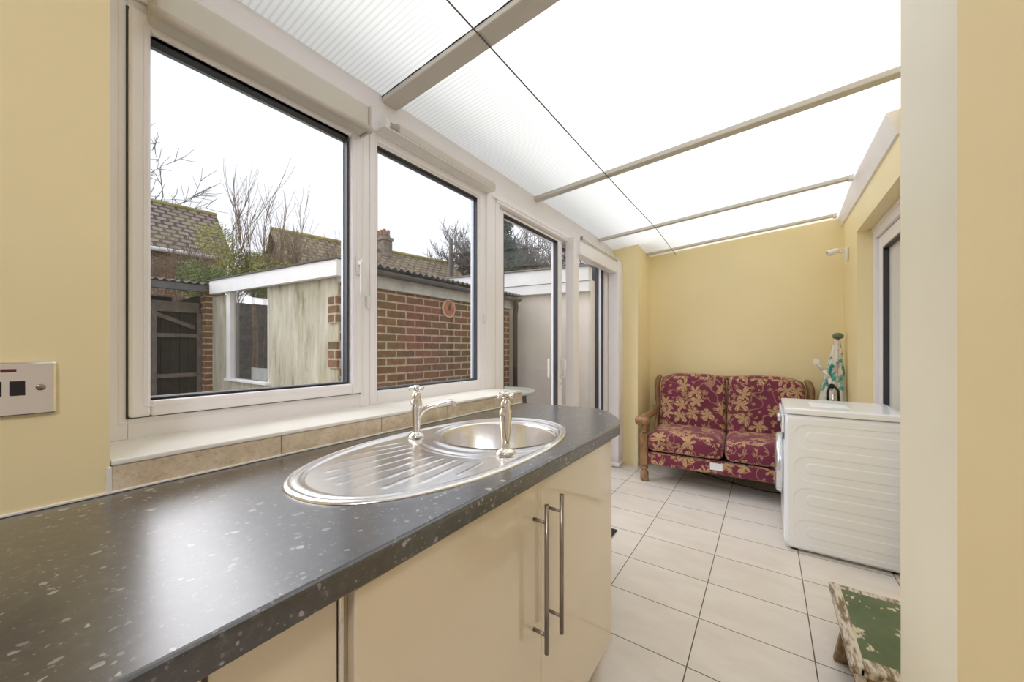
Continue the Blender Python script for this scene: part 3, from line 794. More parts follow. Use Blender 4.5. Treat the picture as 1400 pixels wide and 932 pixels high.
# side panel with serpentine embossing
def side_h(u, z):                       # u: distance from the front edge
    h = 0
    for zc in (.690, .503, .316, .129):
        def sd(ua, ub, hw, zz, slope=0):
            du = max(ua-u, 0, u-ub); dz = abs(z-zz); r = hw
            q = max(ua+r-u, u-(ub-r), 0); w_ = max(dz-0, 0)
            return math.hypot(q, w_)-r
        d_out = sd(.052, .70, .066, zc)
        d_bar = sd(.098, .44, .030, zc-.016) if False else max(max(.098-u, u-.465), abs(z-(zc-.034))-.030) if False else sd(.098, .60, .036, zc+.002)
        hh = -.009*sstep(.004, -.006, d_out)
        hh += .009*sstep(.004, -.006, d_bar)
        h += hh
    return h
b = B(); nu, nz = 96, 150
g = [[b.verts.new((x0+.020+(x1-.02-x0-.02)*i/nu, y0+.004-side_h((x1-x0-.04)*i/nu+.02, .03+.765*j/nz)*1.0, .03+.765*j/nz)) for i in range(nu+1)] for j in range(nz+1)]
for j in range(nz):
    for i in range(nu): f = b.faces.new((g[j][i], g[j][i+1], g[j+1][i+1], g[j+1][i])); f.smooth = True
obj('side_panel', b, 'washer', wm)
b = B(); box(b, x0-.012, x0+.001, y0+.01, y1-.005, .70, .812, .005, 2); cp = obj('control_panel', b, 'washer', wm)
b = B(); lathe(b, [(0, 0), (.026, 0), (.026, .014), (.022, .018), (0, .018)], (x0-.012, y0+.20, .765), 28, (-1, 0, 0)); obj('dial', b, 'door_ring', cp)
b = B(); box(b, x0-.0135, x0-.012, y0+.03, y0+.15, .74, .79, .001); obj('display', b, 'black', cp)
b = B(); lathe(b, [(.165, 0), (.192, 0), (.196, .012), (.19, .03), (.172, .038), (.163, .03), (.16, .02)], (x0-.003, 3.06, .455), 56, (-1, 0, 0))
for f in [f for f in b.faces if len(f.verts) > 10]: b.faces.remove(f)
dr = obj('porthole_door', b, 'door_ring', wm)
b = B(); lathe(b, [(0, .0), (.168, .0), (.166, .026), (.12, .034), (0, .037)], (x0-.004, 3.06, .455), 56, (-1, 0, 0)); obj('door_glass', b, 'dark_glass', dr)
b = B(); box(b, x0-.004, x0, y0+.012, y0+.09, .66, .695, .001); obj('energy_label', b, plain('label_blue', (.08, .22, .5), .5), wm)
for xx in (x0+.05, x1-.06):
    for yy in (y0+.05, y1-.05):
        b = B(); cyl(b, (xx, yy, 0), (xx, yy, .02), .02, 16); obj('foot', b, 'black', wm)

# ------------------------------------------------------------------ sofa
SW = 1.30
sf = thing('sofa', 'two-seater sofa in burgundy leaf-patterned fabric with carved wooden frame', 'sofa', (-.305, 3.86, 0), .045)
def pf_seat(q, u):
    z = q.z+(.020*(1-u.x**2)*(1-u.y**2) if u.z > 0 else 0); return Vector((q.x, q.y, z))
hw = SW/2
for s in (-1, 1):
    b = B(); xa, xb = (-hw+.045, -.004) if s < 0 else (.004, hw-.045)
    rbox(b, xa, xb, -.41, .20, .285, .445, .055, 14, pf_seat)
    obj('seat_cushion', b, 'fabric', sf, local=True)
# back cushions, tufted, curved top
btn = [(-.16, .66), (.16, .66), (0, .76), (0, .56)]
for s in (-1, 1):
    cx = s*(hw-.05)/2; hwid = (hw-.06)/2
    def pf_back(q, u, cx=cx, s=s):
        x, y, z = q
        edge = s*x+hwid                       # 0 at centre line side
        top = .02*(1-(x/hwid)**2)*max(0, u.z)
        outer = sstep(.55, 1.0, s*x/hwid)*.045*max(0, u.z)
        z = z+top-outer
        if u.y < 0:
            y -= .018*(1-u.x**2)*(1-u.z**2)
            for bx, bz in btn:
                d = math.hypot(x-bx, (z+.66)-bz); y += .022*math.exp(-(d/.035)**2)
        return Vector((x, y+(z)*.20, z))
    b = B(); rbox(b, cx-hwid, cx+hwid, .15, .29, .395, .940, .05, 22, pf_back)
    bc_ = obj('back_cushion', b, 'fabric', sf, local=True)
    for bx, bz in btn:
        b = B(); zz = bz-.66; lathe(b, [(0, 0), (.011, 0), (.010, .004), (0, .007)], (cx+bx, .215-.065+zz*.20+.004, bz), 14, (0, -1, .2)); obj('button', b, 'fabric', bc_, local=True)
b = B(); rbox(b, -hw+.05, hw-.05, -.395, -.335, .165, .275, .02, 8); obj('front_rail', b, 'fabric', sf, local=True)
b = B(); box(b, -hw+.05, hw-.05, -.34, .26, .20, .285); obj('seat_base', b, 'timber_dark', sf, local=True)
b = B(); box(b, -.10, -.01, -.400, -.3955, .205, .262, .0005); obj('fabric_label', b, 'paper', sf, local=True)
# wood: back frame with wings
b = B()
def backy(z): return .285+(z-.66)*.20
prof = [(-hw+.055, .84), (-hw+.075, .895), (-hw+.14, .922), (-.30, .938), (0, .922), (.30, .938), (hw-.14, .922), (hw-.075, .895), (hw-.055, .84)]
tube(b, [(x, backy(z)+.0, z) for x, z in prof], .02, 12); obj('top_rail', b, 'wood', sf, local=True)
for s in (-1, 1):
    b = B(); xx = s*(hw-.022)
    pth = [(xx+s*.01, .28), (xx+s*.0, .45), (xx-s*.008, .60), (xx+s*.008, .72), (xx+s*.012, .84), (xx-s*.004, .905), (xx-s*.03, .925)]
    tube(b, *smooth_path([(x, backy(z)-.045, z) for x, z in pth], [.026, .024, .022, .026, .029, .026, .014], 4), 14); obj('wing', b, 'wood', sf, local=True)
    b = B(); xx = s*(hw-.005)
    arm = [(xx, .22, .60), (xx, .12, .575), (xx+s*.004, .0, .560), (xx+s*.008, -.14, .558), (xx+s*.01, -.27, .560), (xx+s*.01, -.34, .553)]
    tube(b, *smooth_path(arm, [.026, .031, .033, .034, .038, .030], 4), 16); am = obj('arm', b, 'wood', sf, local=True)
    b = B(); kx = xx+s*.01
    lathe(b, [(0, -.060), (.022, -.060), (.036, -.050), (.041, -.034), (.035, -.024), (.042, -.012), (.042, .012), (.035, .024), (.041, .034), (.036, .050), (.022, .060), (0, .060)], (kx, -.36, .545), 28, (1, 0, 0)); obj('scroll', b, 'wood', am, local=True)
    b = B(); px = s*(hw-.015)
    lathe(b, [(.0, 0), (.020, 0), (.024, .018), (.014, .03), (.026, .055), (.022, .078), (.012, .088), (.0, .09)], (px, -.36, .435), 24)
    obj('arm_post', b, 'wood', sf, local=True)
    b = B(); box(b, px-.034, px+.034, -.394, -.326, .15, .435, .007, 3)
    lathe(b, [(0, 0), (.028, 0), (.036, .012), (.036, .075), (.030, .095), (.022, .105), (.033, .118), (.033, .127), (.022, .135), (.024, .15), (0, .152)], (px, -.36, 0), 24); obj('front_leg', b, 'wood', sf, local=True)
    b = B(); box(b, px-.022, px+.022, .24, .29, 0, .30, .005, 2); obj('back_leg', b, 'wood', sf, local=True)

b = B(); tube(b, [(-.70, 4.12, .005), (-.55, 3.99, .005), (-.41, 3.92, .005), (-.28, 3.86, .005), (-.15, 3.81, .005), (.0, 3.78, .005), (.15, 3.80, .005), (.3, 3.88, .005), (.42, 3.95, .005)], .004, 8)
tag(obj('power_cable', b, 'cable'), 'black cable lying on the tiles under the sofa', 'cable')

# ------------------------------------------------------------------ parasol
pa = thing('garden_parasol', 'closed green and white patterned garden parasol leaning in the corner', 'parasol', (.40, 4.08, 0))
ax0, ax1 = Vector((.415, 4.08, 0)), Vector((.497, 4.12, 1.345))
ad = (ax1-ax0)
b = B(); tube(b, [ax0, ax0+ad*.985], .014, 14); obj('pole', b, 'pole_wood', pa)
b = B(); rings = []; segs = 96
for i in range(41):
    t = i/40; h = .38+.585*t; p = ax0+ad*h; r = .090*(1-t)**.8+.014
    ring = []
    for k in range(segs):
        a = 2*PI*k/segs; rr = r*(1+.20*math.cos(a*8+math.sin(t*5)*.8)*(1-t*.5))
        ring.append(b.verts.new((p.x+rr*math.cos(a), p.y+rr*.8*math.sin(a), p.z)))
    rings.append(ring)
for a_, c_ in zip(rings, rings[1:]):
    for k in range(segs): f = b.faces.new((a_[k], a_[(k+1) % segs], c_[(k+1) % segs], c_[k])); f.smooth = True
obj('canopy', b, 'parasol', pa)
b = B(); lathe(b, [(0, 0), (.020, 0), (.034, .008), (.038, .022), (.036, .034), (.024, .046), (0, .050)], ax1-Vector((0, 0, .05)), 24); obj('finial', b, 'green_plastic', pa)
b = B(); pp = [Vector((.34, 3.965, 1.105)), Vector((.385, 3.97, 1.035)), Vector((.425, 3.97, .97)), Vector((.437, 3.97, .90))]
for p, q in zip(pp, pp[1:]): tube(b, [p, q], [.0125, .0145], 10)
cyl(b, pp[0]+Vector((0, -.012, 0)), pp[0]+Vector((0, .012, 0)), .023, 18); obj('tilt_bracket', b, 'plastic_white', pa)
b = B(); tube(b, [(.415, 3.955, .74), (.412, 3.955, .85), (.425, 3.955, .90), (.455, 3.955, .905), (.478, 3.955, .87), (.485, 3.955, .74)], .009, 12); cyl(b, (.44, 3.95, .905), (.44, 3.985, .905), .02, 16); obj('crank_housing', b, 'black', pa)
b = B(); box(b, .43, .465, 3.94, 3.97, .76, .80, .004); cyl(b, (.447, 3.955, .74), (.447, 3.955, .84), .009, 12); obj('crank_lever', b, 'chrome', pa)

# ------------------------------------------------------------------ step stool
st = thing('step_stool', 'low distressed white wooden stool with a worn green top', 'stool', (.35, 1.85, 0))
ta, tb, tc, td = .222, .500, 1.588, 2.102
zt = .2
b = B()
rim = .038
box(b, ta, ta+rim, tc, td, zt-.03, zt, .006, 2); box(b, tb-rim, tb, tc, td, zt-.03, zt, .006, 2)
box(b, ta+.02, tb-.02, tc, tc+rim*1.5, zt-.03, zt-.001, .006, 2); box(b, ta+.02, tb-.02, td-rim, td, zt-.03, zt-.001, .006, 2)
box(b, ta+.02, tb-.02, tc+.02, td-.02, zt-.029, zt-.006)
obj('top_frame', b, 'worn_white', st)
b = B(); box(b, ta+rim-.006, tb-rim+.006, tc+rim*1.5-.008, td-rim+.008, zt-.008, zt-.0025, .002); obj('green_panel', b, 'green_top', st)
def board(ya, yb, zb_, x_a, x_b, th, flare, mat_, nm):
    b = B(); t_ = zt-.03
    hexa(b, [(x_a-flare, yb, zb_), (x_b+flare, yb, zb_), (x_b+flare, yb+th, zb_), (x_a-flare, yb+th, zb_), (x_a, ya, t_), (x_b, ya, t_), (x_b, ya+th, t_), (x_a, ya+th, t_)])
    bmesh.ops.bevel(b, geom=b.edges[:], offset=.003, segments=2, profile=.5, affect='EDGES')
    return obj(nm, b, mat_, st)
board(1.80, 1.885, 0, ta+.004, tb-.004, .022, .012, 'worn_brown', 'leg_board')
board(1.625, 1.605, 0, ta+.04, tb-.04, .022, .0, 'worn_brown', 'leg_board')
b = B(); box(b, ta+.018, ta+.040, 1.600, 1.66, 0, zt-.03, .003); obj('leg_post', b, 'worn_white', st)
for xr_ in (ta+.04, tb-.055):
    b = B(); box(b, xr_, xr_+.015, 1.645, 1.80, .09, .17, .003); obj('side_rail', b, 'worn_brown', st)

# ------------------------------------------------------------------ mat
b = B(); box(b, -1.28, -.815, 2.10, 2.405, 0, .010, .004)
tag(obj('door_mat', b, 'mat'), 'dark door mat on the tiles inside the patio door, mostly behind the cabinet', 'mat')

# ------------------------------------------------------------------ outside: ground
b = B(); box(b, -60, -1.47, -30, 60, -.25, -.13); o = obj('ground', b, 'ground'); o['kind'] = 'structure'; o['label'] = 'grey paved yard outside the windows'; o['category'] = 'ground'

# outbuilding with brick side, rendered end and corrugated roof
ob = thing('outbuilding', 'brick outbuilding with stained panel end wall and corrugated roof', 'outbuilding', (-4.2, 3, -.13))
b = B(); box(b, -3.12, -2.90, 1.69, 4.12, -.13, 1.78); obj('brick_wall', b, 'brick', ob)
for za, zb in ((1.425, 1.65), (1.05, 1.275), (.675, .90), (.30, .525)):
    b = B(); box(b, -3.03, -2.893, 1.655, 1.70, za, zb); obj('quoin_bricks', b, 'brick', ob)
b = B()
for xa, xb in ((-5.795, -5.21), (-4.17, -2.905)): box(b, xa, xb, 1.67, 1.72, -.13, 1.86)
box(b, -5.21, -4.17, 1.67, 1.72, -.13, .86); obj('end_panel', b, 'panel', ob)
wf = B(); box(wf, -5.24, -5.13, 1.64, 1.70, .868, 1.90, .004); box(wf, -4.19, -4.17, 1.66, 1.70, .868, 1.84, .002); box(wf, -5.26, -4.14, 1.62, 1.70, .84, .866, .004)
wo = obj('window_frame', wf, 'fascia', ob)
b = B(); box(b, -5.13, -4.19, 1.685, 1.69, .868, 1.87); obj('glass', b, 'glass', wo)
b = B(); box(b, -4.75, -4.35, 1.72, 1.735, .868, 1.0, .002); tag(obj('leaning_board', b, 'old_board'), 'small pale board standing inside the outbuilding window', 'board')
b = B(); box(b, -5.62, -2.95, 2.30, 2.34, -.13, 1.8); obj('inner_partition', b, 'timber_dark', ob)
b = B(); hexa(b, [(-5.66, 1.60, 1.885), (-2.80, 1.60, 1.795), (-2.80, 1.65, 1.795), (-5.66, 1.65, 1.885), (-5.66, 1.60, 2.045), (-2.80, 1.60, 1.925), (-2.80, 1.65, 1.925), (-5.66, 1.65, 2.045)]); obj('fascia_board', b, 'fascia', ob)
b = B(); hexa(b, [(-5.70, 1.585, 2.046), (-2.79, 1.585, 1.926), (-2.79, 1.66, 1.926), (-5.70, 1.66, 2.046), (-5.70, 1.585, 2.060), (-2.79, 1.585, 1.938), (-2.79, 1.66, 1.938), (-5.70, 1.66, 2.060)]); obj('felt_edge', b, 'roof_felt', ob)
b = B(); box(b, -2.905, -2.86, 1.66, 4.25, 1.755, 1.875, .004); obj('eaves_board', b, 'old_board', ob)
b = B(); ng = 12
ringA = [( -2.80+.045*math.cos(a), 1.895+.045*math.sin(a)) for a in [PI+PI*k/ng for k in range(ng+1)]]
ringB = [( -2.80+.039*math.cos(a), 1.895+.039*math.sin(a)) for a in [2*PI-PI*k/ng for k in range(ng+1)]]
prism(b, ringA+ringB, 'y', 1.66, 4.22); obj('gutter', b, 'gutter', ob)
b = B(); tube(b, [(-2.80, 4.12, 1.86), (-2.80, 4.14, 1.78), (-2.83, 4.16, 1.68), (-2.83, 4.16, -.13)], .033, 16); obj('downpipe', b, 'pole_wood', ob)
def corrugated(bm, xa, za, xb, zb, ya, yb, pitch=.076, amp=.014):
    n = int((yb-ya)/pitch*8)
    g = [[bm.verts.new((x, ya+(yb-ya)*i/n, z+amp*math.sin(2*PI*(yb-ya)*i/n/pitch)+dz)) for i in range(n+1)] for x, z, dz in ((xa, za, 0), (xb, zb, 0), (xb, zb, -.006), (xa, za, -.006))]
    for r in range(4):
        for i in range(n): f = bm.faces.new((g[r][i], g[r][i+1], g[(r+1) % 4][i+1], g[(r+1) % 4][i])); f.smooth = True
b = B(); corrugated(b, -2.785, 1.945, -5.68, 2.07, 1.67, 4.28); obj('corrugated_roof', b, 'corrugated', ob)
# wall plaque
pl = thing('wall_plaque', 'round terracotta sun dial plaque hanging on the brick wall', 'plaque', (-2.9, 2.94, 1.655))
b = B(); lathe(b, [(0, 0), (.098, 0), (.104, .008), (.098, .020), (.086, .022), (.084, .014), (0, .014)], (-2.899, 2.94, 1.655), 40, (1, 0, 0)); obj('rim', b, 'terracotta_rim', pl)
b = B(); lathe(b, [(0, 0), (.082, 0), (.080, .004), (0, .005)], (-2.886, 2.94, 1.655), 36, (1, 0, 0)); obj('face', b, 'terracotta', pl)
b = B(); tube(b, [(-2.878, 2.94, 1.63), (-2.876, 2.94, 1.67), (-2.878, 2.945, 1.71)], [.012, .015, .004], 10); obj('relief', b, 'timber_grey', pl)

# brick pier + dark lean-to with gate
b = B(); box(b, -5.98, -5.80, 1.60, 1.70, -.13, 1.95); tag(obj('brick_pier', b, 'brick'), 'narrow red brick pier between the dark shed gate and the stained wall', 'pier')
lt = thing('open_shed', 'dark open timber shed with corrugated roof at the far left', 'shed', (-6.5, .9, -.13))
b = B(); corrugated(b, -5.72, 2.02, -7.6, 2.20, .35, 1.68); obj('corrugated_roof', b, 'corrugated', lt)
b = B(); box(b, -5.79, -5.74, .35, 1.59, 1.915, 1.995, .004); obj('eaves_board', b, 'gutter', lt)
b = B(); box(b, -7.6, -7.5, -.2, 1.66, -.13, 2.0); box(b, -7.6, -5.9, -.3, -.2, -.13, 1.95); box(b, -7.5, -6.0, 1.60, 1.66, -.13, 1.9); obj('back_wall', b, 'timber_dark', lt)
gt = thing('timber_gate', 'dark ledged timber gate standing inside the open shed', 'gate', (-5.95, 1.2, -.13))
b = B()
for i in range(5): box(b, -5.985, -5.967, 1.13+i*.088, 1.13+i*.088+.085, -.10, 1.68, .003)
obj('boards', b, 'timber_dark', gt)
for zl in (.86, 1.35):
    b = B(); box(b, -5.965, -5.935, 1.15, 1.56, zl, zl+.05, .003); obj('ledge', b, 'timber_grey', gt)
b = B(); box(b, -5.965, -5.93, 1.10, 1.575, 1.66, 1.79, .003); obj('top_rail', b, 'timber_grey', gt)
b = B(); hexa(b, [(-5.96, 1.18, 1.60), (-5.935, 1.18, 1.60), (-5.935, 1.53, 1.45), (-5.96, 1.53, 1.45), (-5.96, 1.18, 1.65), (-5.935, 1.18, 1.65), (-5.935, 1.53, 1.50), (-5.96, 1.53, 1.50)])
obj('brace', b, 'timber_grey', gt)
for yl in (1.135, 1.555):
    b = B(); box(b, -5.965, -5.93, yl, yl+.045, -.13, 1.66, .003); obj('stile', b, 'timber_grey', gt)

# neighbouring extension
ne = thing('neighbour_extension', 'cream rendered flat roof extension with white fascia beyond the patio door', 'extension', (-3.2, 5.2, -.13))
b = B(); box(b, -4.7, -1.86, 4.46, 6.2, -.13, 2.1); obj('wall', b, 'cream_render', ne)
b = B()
hexa(b, [(-4.75, 4.36, 2.02), (-1.84, 4.36, 1.945), (-1.84, 4.45, 1.945), (-4.75, 4.45, 2.02), (-4.75, 4.36, 2.15), (-1.84, 4.36, 2.07), (-1.84, 4.45, 2.07), (-4.75, 4.45, 2.15)])
hexa(b, [(-4.75, 4.345, 2.155), (-1.84, 4.345, 2.075), (-1.84, 4.45, 2.075), (-4.75, 4.45, 2.155), (-4.75, 4.345, 2.38), (-1.84, 4.345, 2.25), (-1.84, 4.45, 2.25), (-4.75, 4.45, 2.38)])
obj('fascia', b, 'fascia', ne)
b = B(); hexa(b, [(-4.80, 4.32, 2.382), (-1.80, 4.32, 2.252), (-1.80, 6.2, 2.252), (-4.80, 6.2, 2.382), (-4.80, 4.32, 2.402), (-1.80, 4.32, 2.272), (-1.80, 6.2, 2.272), (-4.80, 6.2, 2.402)]); obj('roof_edge', b, 'corrugated', ne)
b = B(); box(b, -1.795, -1.47, 4.60, 4.66, -.13, 2.5); tag(obj('reflection_panel', b, 'beige_reflection'), 'beige panel standing in for door glass reflections beside the extension wall', 'panel')  # added panel, its beige imitates the reflections in the patio door glass

# round garden table
gt2 = thing('garden_table', 'round pale green plastic garden table outside the patio door', 'table', (-2.30, 3.12, -.085))
b = B(); lathe(b, [(.0, .845), (.27, .845), (.285, .838), (.30, .850), (.335, .865), (.352, .862), (.355, .845), (.345, .83), (.30, .828), (0, .835)], (-2.30, 3.12, -.085), 64); obj('table_top', b, plain('pale_plastic', (.60, .63, .56), .4), gt2)
for k in range(4):
    a = .6+k*PI/2; b = B(); u = Vector((math.cos(a), math.sin(a), 0)); c0 = Vector((-2.30, 3.12, -.085))
    tube(b, [c0+u*.24+Vector((0, 0, .83)), c0+u*.26+Vector((0, 0, .5)), c0+u*.31], [.022, .018, .018], 10); obj('leg', b, 'corrugated', gt2)

# ------------------------------------------------------------------ houses behind
def house(name, label, r0, r1, zr, eave_dx, ze, hw_back, roofmat, over=0):
    """ridge from r0 to r1 (x,y) at height zr, front eave offset toward +x by eave_dx at height ze"""
    h = thing(name, label, 'house', (r0[0], r0[1], -.13))
    d = Vector((r1[0]-r0[0], r1[1]-r0[1], 0)); L_ = d.length; d.normalize(); nrm = Vector((d.y, -d.x, 0))
    if nrm.x < 0: nrm = -nrm
    R0, R1 = Vector((r0[0], r0[1], zr)), Vector((r1[0], r1[1], zr))
    def slope(sgn, nm):
        dv = nrm*sgn*eave_dx+Vector((0, 0, ze-zr)); ln = dv.length
        me = bpy.data.meshes.new(nm); th = dv.normalized().cross(d)*.08
        if th.z < 0: th = -th
        V = [R0, R1, R1+dv, R0+dv]; V2 = [v-th for v in V]
        vs = [tuple(v-Vector(h.location)) for v in V+V2]
        fs = [(0, 1, 2, 3), (7, 6, 5, 4), (0, 4, 5, 1), (1, 5, 6, 2), (2, 6, 7, 3), (3, 7, 4, 0)]
        me.from_pydata(vs, [], fs); uv = me.uv_layers.new(name='UVMap')
        co_ = [(0, 0), (L_, 0), (L_, -ln), (0, -ln)]*2
        for f in me.polygons:
            for li in f.loop_indices: uv.data[li].uv = co_[me.loops[li].vertex_index]
        me.materials.append(M[roofmat]); o = bpy.data.objects.new(nm, me); C.objects.link(o); o.parent = h; return o
    slope(1, 'roof'); slope(-1, 'roof')
    b = B(); tube(b, [R0+Vector((0, 0, .03)), R1+Vector((0, 0, .03))], .10, 8); obj('ridge_tiles', b, 'moss', h)
    b = B(); f_ = .88
    lo = [R0+nrm*eave_dx*f_, R1+nrm*eave_dx*f_, R1-nrm*eave_dx*f_, R0-nrm*eave_dx*f_]; ins = [d*.25, -d*.25, -d*.25, d*.25]
    z1_ = zr-(zr-ze)*f_-.15
    A_ = [b.verts.new((p.x+i_.x, p.y+i_.y, -.13)) for p, i_ in zip(lo, ins)]; B_ = [b.verts.new((p.x+i_.x, p.y+i_.y, z1_)) for p, i_ in zip(lo, ins)]
    g0 = b.verts.new((R0.x+d.x*.25, R0.y+d.y*.25, zr-.25)); g1 = b.verts.new((R1.x-d.x*.25, R1.y-d.y*.25, zr-.25))
    b.faces.new((A_[0], A_[1], B_[1], B_[0])); b.faces.new((A_[2], A_[3], B_[3], B_[2])); b.faces.new((A_[1], A_[2], B_[2], g1, B_[1])); b.faces.new((A_[3], A_[0], B_[0], g0, B_[3]))
    obj('walls', b, 'brick', h)
    b = B(); e0, e1 = R0+nrm*(eave_dx+.03)+Vector((0, 0, ze-zr-.08)), R1+nrm*(eave_dx+.03)+Vector((0, 0, ze-zr-.08)); tube(b, [e0, e1], .09, 8); obj('gutter', b, 'fascia', h)
    return h
hA = house('house', 'left house with brown tiled roof and yellow mossy ridge', (-23.7, -4.0), (-22.9, 6.75), 7.95, 3.0, 5.30, 3, 'roof_brown')
hB = house('house', 'long mossy roofed house with a brick chimney beyond the outbuilding', (-18.9, 7.6), (-16.9, 17.5), 6.75, 3.6, 3.9, 3, 'roof_moss')
b = B(); cx, cy = -17.75, 12.9
box(b, cx-.40, cx+.40, cy-.28, cy+.28, 5.6, 7.25); box(b, cx-.46, cx+.46, cy-.34, cy+.34, 7.25, 7.45, .03); ch = obj('chimney', b, plain('chimney_stone', (.23, .19, .16), .9, var=.35, vs=4), hB)
for dx in (-.25, 0, .25):
    for dy in (-.13, .13):
        b = B(); lathe(b, [(.0, 0), (.10, 0), (.11, .1), (.09, .15), (.095, .42), (.07, .44), (0, .44)], (cx+dx, cy+dy, 7.44), 10); obj('chimney_pot', b, M['pot'], ch)
b = B(); tube(b, [(-12.0, 12.35, -.13), (-12.0, 12.35, 6.3)], [.13, .09], 10); tag(obj('telegraph_pole', b, 'pole_wood'), 'dark wooden telegraph pole in front of the bare tree', 'pole')

# ------------------------------------------------------------------ trees
def branch(bm, p, d, ln, r, depth, rng, spread=.6, droop=0, seg=4, minr=.004, up=.12):
    n = 3; pts = [p.copy()]; q = p.copy(); dd = d.copy()
    for i in range(n):
        dd = (dd+Vector((rng.uniform(-1, 1), rng.uniform(-1, 1), rng.uniform(-1, 1)))*.16+Vector((0, 0, up-droop))*.5).normalized()
        q = q+dd*ln/n; pts.append(q.copy())
    tube(bm, pts, [r*(1-.45*i/n) for i in range(n+1)], 6 if r > .03 else seg, True, False)
    if depth <= 0: return
    k = rng.randint(2, 3) if depth > 1 else 3
    for i in range(k+1):
        t = pts[-1] if i < k-1 else pts[rng.randint(1, 2)]
        ax = Vector((rng.uniform(-1, 1), rng.uniform(-1, 1), rng.uniform(-1, 1))).normalized()
        nd = (dd+ax*spread).normalized()
        branch(bm, t, nd, ln*rng.uniform(.62, .85), max(r*.58, minr), depth-1, rng, spread, droop, seg, minr, up)
def bare_tree(x, y, hgt, label, seed, depth=6, spread=.7, tr=.16, prim=9, group='bare trees behind the houses', lean=(0, 0)):
    rng = random.Random(seed); t = thing('bare_tree', label, 'tree', (x, y, -.13), group=group)
    b = B(); base = Vector((x, y, -.13)); top = Vector((x+lean[0], y+lean[1], hgt*.42)); tube(b, [base, base.lerp(top, .5), top], [tr*1.3, tr*1.1, tr*.9], 8, True, False); obj('trunk', b, 'bark', t)
    b = B()
    for i in range(prim):
        a = 2*PI*(i+rng.random()*.5)/prim; branch(b, top-Vector((0, 0, rng.uniform(0, hgt*.08))), Vector((math.cos(a)*.75, math.sin(a)*.75, rng.uniform(.5, 1))).normalized(), hgt*.19, tr*.42, depth-1, rng, spread, 0, 4, .016)
    obj('branches', b, 'bark', t); return t
bare_tree(-16.2, 20.0, 10.6, 'wide bare tree behind the mossy roof', 3, 6, .75, .2)
bare_tree(-12.6, 22.5, 10.3, 'bare tree beyond the extension roof', 11, 6, .75, .2)
bare_tree(-28.2, 2.6, 15.2, 'bare tree rising behind the left house roof', 23, 5, .7, .16, lean=(0, .3))
# conifer
def leaf_cloud(bm, pts, size, rng, n=1, flat=.0):
    for p in pts:
        for _ in range(n):
            a = Vector((rng.uniform(-1, 1), rng.uniform(-1, 1), rng.uniform(-1, 1))).normalized(); c_ = a.orthogonal().normalized(); d_ = a.cross(c_)
            s = size*rng.uniform(.6, 1.3); q = p+Vector((rng.gauss(0, 1), rng.gauss(0, 1), rng.gauss(0, 1)))*size*1.2
            vs = [bm.verts.new(q+c_*s), bm.verts.new(q+d_*s*.35), bm.verts.new(q-c_*s), bm.verts.new(q-d_*s*.35)]
            bm.faces.new(vs)
rng = random.Random(5)
cf = thing('conifer_tree', 'dark green conifer rising above the extension roof', 'tree', (-11.43, 15.8, -.13))
b = B(); tube(b, [(-11.43, 15.8, -.13), (-11.43, 15.8, 8.4)], [.22, .04], 8); obj('trunk', b, 'bark', cf)
b = B(); pts = []; bb = B()
for i in range(120):
    t = rng.uniform(0, 1)**.8; z = 3.5+4.9*t; a = rng.uniform(0, 2*PI); R = (1-t)*1.5*rng.uniform(.6, 1.15)+.2
    p0 = Vector((-11.43, 15.8, z)); p1 = p0+Vector((math.cos(a)*R, math.sin(a)*R, R*rng.uniform(-.05, .45)))
    tube(bb, [p0, p1], [.03, .01], 4, True, False)
    for k in range(16): pts.append(p0.lerp(p1, rng.uniform(.3, 1.05))+Vector((0, 0, rng.gauss(-.08, .1))))
leaf_cloud(b, pts, .09, rng, 3); obj('foliage', b, 'needle', cf, kind='stuff'); obj('branches', bb, 'bark', cf)
# shrubs behind outbuilding
def shrub(name, label, c, rx, ry, rz, nl, leafmat, seed, twigs=30, th=1.2, size=.05, cat='shrub'):
    rng = random.Random(seed); t = thing(name, label, cat, (c[0], c[1], -.13))
    pts = []
    cen = Vector(c)
    lumps = [(Vector((rng.gauss(0, .45)*rx, rng.gauss(0, .45)*ry, rng.gauss(0, .4)*rz)), rng.uniform(.25, .5)) for _ in range(14)]
    for _ in range(nl):
        l, s = rng.choice(lumps); u = Vector((rng.gauss(0, 1), rng.gauss(0, 1), rng.gauss(0, 1))).normalized()*rng.uniform(.6, 1)
        pts.append(cen+l+Vector((u.x*rx*s, u.y*ry*s, u.z*rz*s)))
    b = B(); leaf_cloud(b, pts, size, rng, 1); obj('foliage', b, leafmat, t, kind='stuff')
    b = B(); g = Vector((c[0], c[1], -.13)); tube(b, [g, g+Vector((.05, .05, c[2]*.5)), cen-Vector((0, 0, rz*.3))], [.07, .05, .03], 6)
    for _ in range(twigs):
        a = rng.uniform(0, 2*PI); p = cen+Vector((rng.gauss(0, .4)*rx, rng.gauss(0, .4)*ry, -rz*.4))
        branch(b, p, Vector((math.cos(a)*.25, math.sin(a)*.25, 1)).normalized(), th*rng.uniform(.5, 1), .013, 2, rng, .32, 0, 4, .004, .25)
    obj('stems', b, 'twig', t); return t
shrub('leafy_shrub', 'olive green leafy shrub with tall bare shoots behind the stained wall', (-9.2, 3.35, 2.85), .80, .72, .66, 11000, 'leaf_olive', 31, 13, 1.25, .026)
shrub('leafy_shrub', 'darker green shrub low beside the dark shed roof', (-8.3, 2.40, 2.42), .55, .50, .50, 5200, 'leaf_green', 37, 5, .4, .024)
shrub('leafy_shrub', 'green bush against the gable of the mossy roofed house', (-8.3, 3.72, 2.72), .45, .40, .45, 3200, 'leaf_olive', 41, 12, .7, .028)
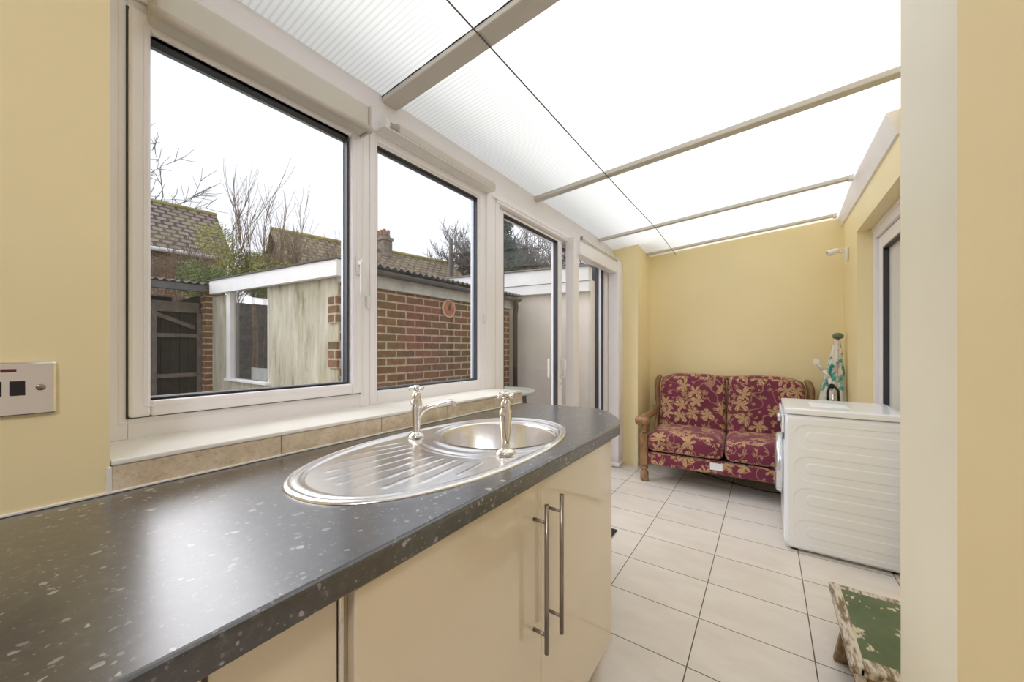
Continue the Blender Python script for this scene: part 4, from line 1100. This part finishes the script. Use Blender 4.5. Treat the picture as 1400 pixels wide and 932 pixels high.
def twiggy(label, c, seed, n, h, w):
    rng = random.Random(seed); t = thing('bare_shrub', label, 'shrub', (c[0], c[1], -.13)); b = B()
    for _ in range(n):
        p = Vector((c[0]+rng.uniform(-w, w), c[1]+rng.uniform(-w, w), -.13)); a = rng.uniform(0, 2*PI)
        q = p+Vector((math.cos(a)*.2, math.sin(a)*.2, c[2])); tube(b, [p, q], [.02, .014], 4, True, False)
        branch(b, q, Vector((math.cos(a)*.4, math.sin(a)*.4, 1)).normalized(), h*rng.uniform(.5, 1), .012, 3, rng, .5, 0, 4, .004, .1)
    obj('stems', b, 'twig', t); return t
twiggy('tangled brown bare shrub in front of the left house', (-10.8, 2.6, 2.3), 51, 34, .7, .9)
twiggy('tangled bare shrub below the mossy roof', (-10.4, 5.2, 2.4), 53, 34, .75, 1.0)
b = B(); box(b, -13.2, -13.05, -3, 14, -.13, 2.6); tag(obj('garden_fence', b, 'timber_grey'), 'brown timber fence behind the shrubs', 'fence')

# ------------------------------------------------------------------ added fill lamp (unseen, behind the viewer) and sky
kl = thing('fill_lamp', 'round white fill lamp added out of view behind the viewer to brighten the room', 'lamp', (.3, -1.0, 2.5))
b = B(); lathe(b, [(0, 0), (.20, 0), (.20, -.03), (.185, -.035)], (.3, -1.0, 2.499), 40); obj('base', b, 'plastic_white', kl)
b = B(); lathe(b, [(0, -.036), (.183, -.036), (.17, -.07), (.10, -.09), (0, -.095)], (.3, -1.0, 2.499), 40); obj('diffuser', b, mat_emit('fill_glow', (.98, .96, 1), 40), kl)

w = bpy.data.worlds.new('sky'); bpy.context.scene.world = w; w.use_nodes = True
nt = w.node_tree; bg = nt.nodes['Background']
tc = nt.nodes.new('ShaderNodeTexCoord'); nn = noise_(nt, tc.outputs['Generated'], 2.2, 4)
L(nt, ramp(nt, nn, [(.3, (.88, .90, .985)), (.7, (.93, .945, 1))]), bg.inputs[0]); bg.inputs[1].default_value = .95
sun = bpy.data.lights.new('sun', 'SUN'); sun.energy = 2.9; sun.angle = math.radians(70); sun.color = (1, .97, .99)
sob = bpy.data.objects.new('sun', sun); C.objects.link(sob); sob.rotation_euler = (math.radians(16), math.radians(-53), 0)

sc = bpy.context.scene
sc.view_settings.view_transform = 'Standard'; sc.view_settings.look = 'None'; sc.view_settings.gamma = 1; sc.view_settings.use_curve_mapping = False
sc.view_settings.exposure = .32
sc.cycles.max_bounces = 12; sc.cycles.diffuse_bounces = 6; sc.cycles.transparent_max_bounces = 16; sc.cycles.glossy_bounces = 5
sc.cycles.use_denoising = True
sc.cycles.sample_clamp_indirect = 8
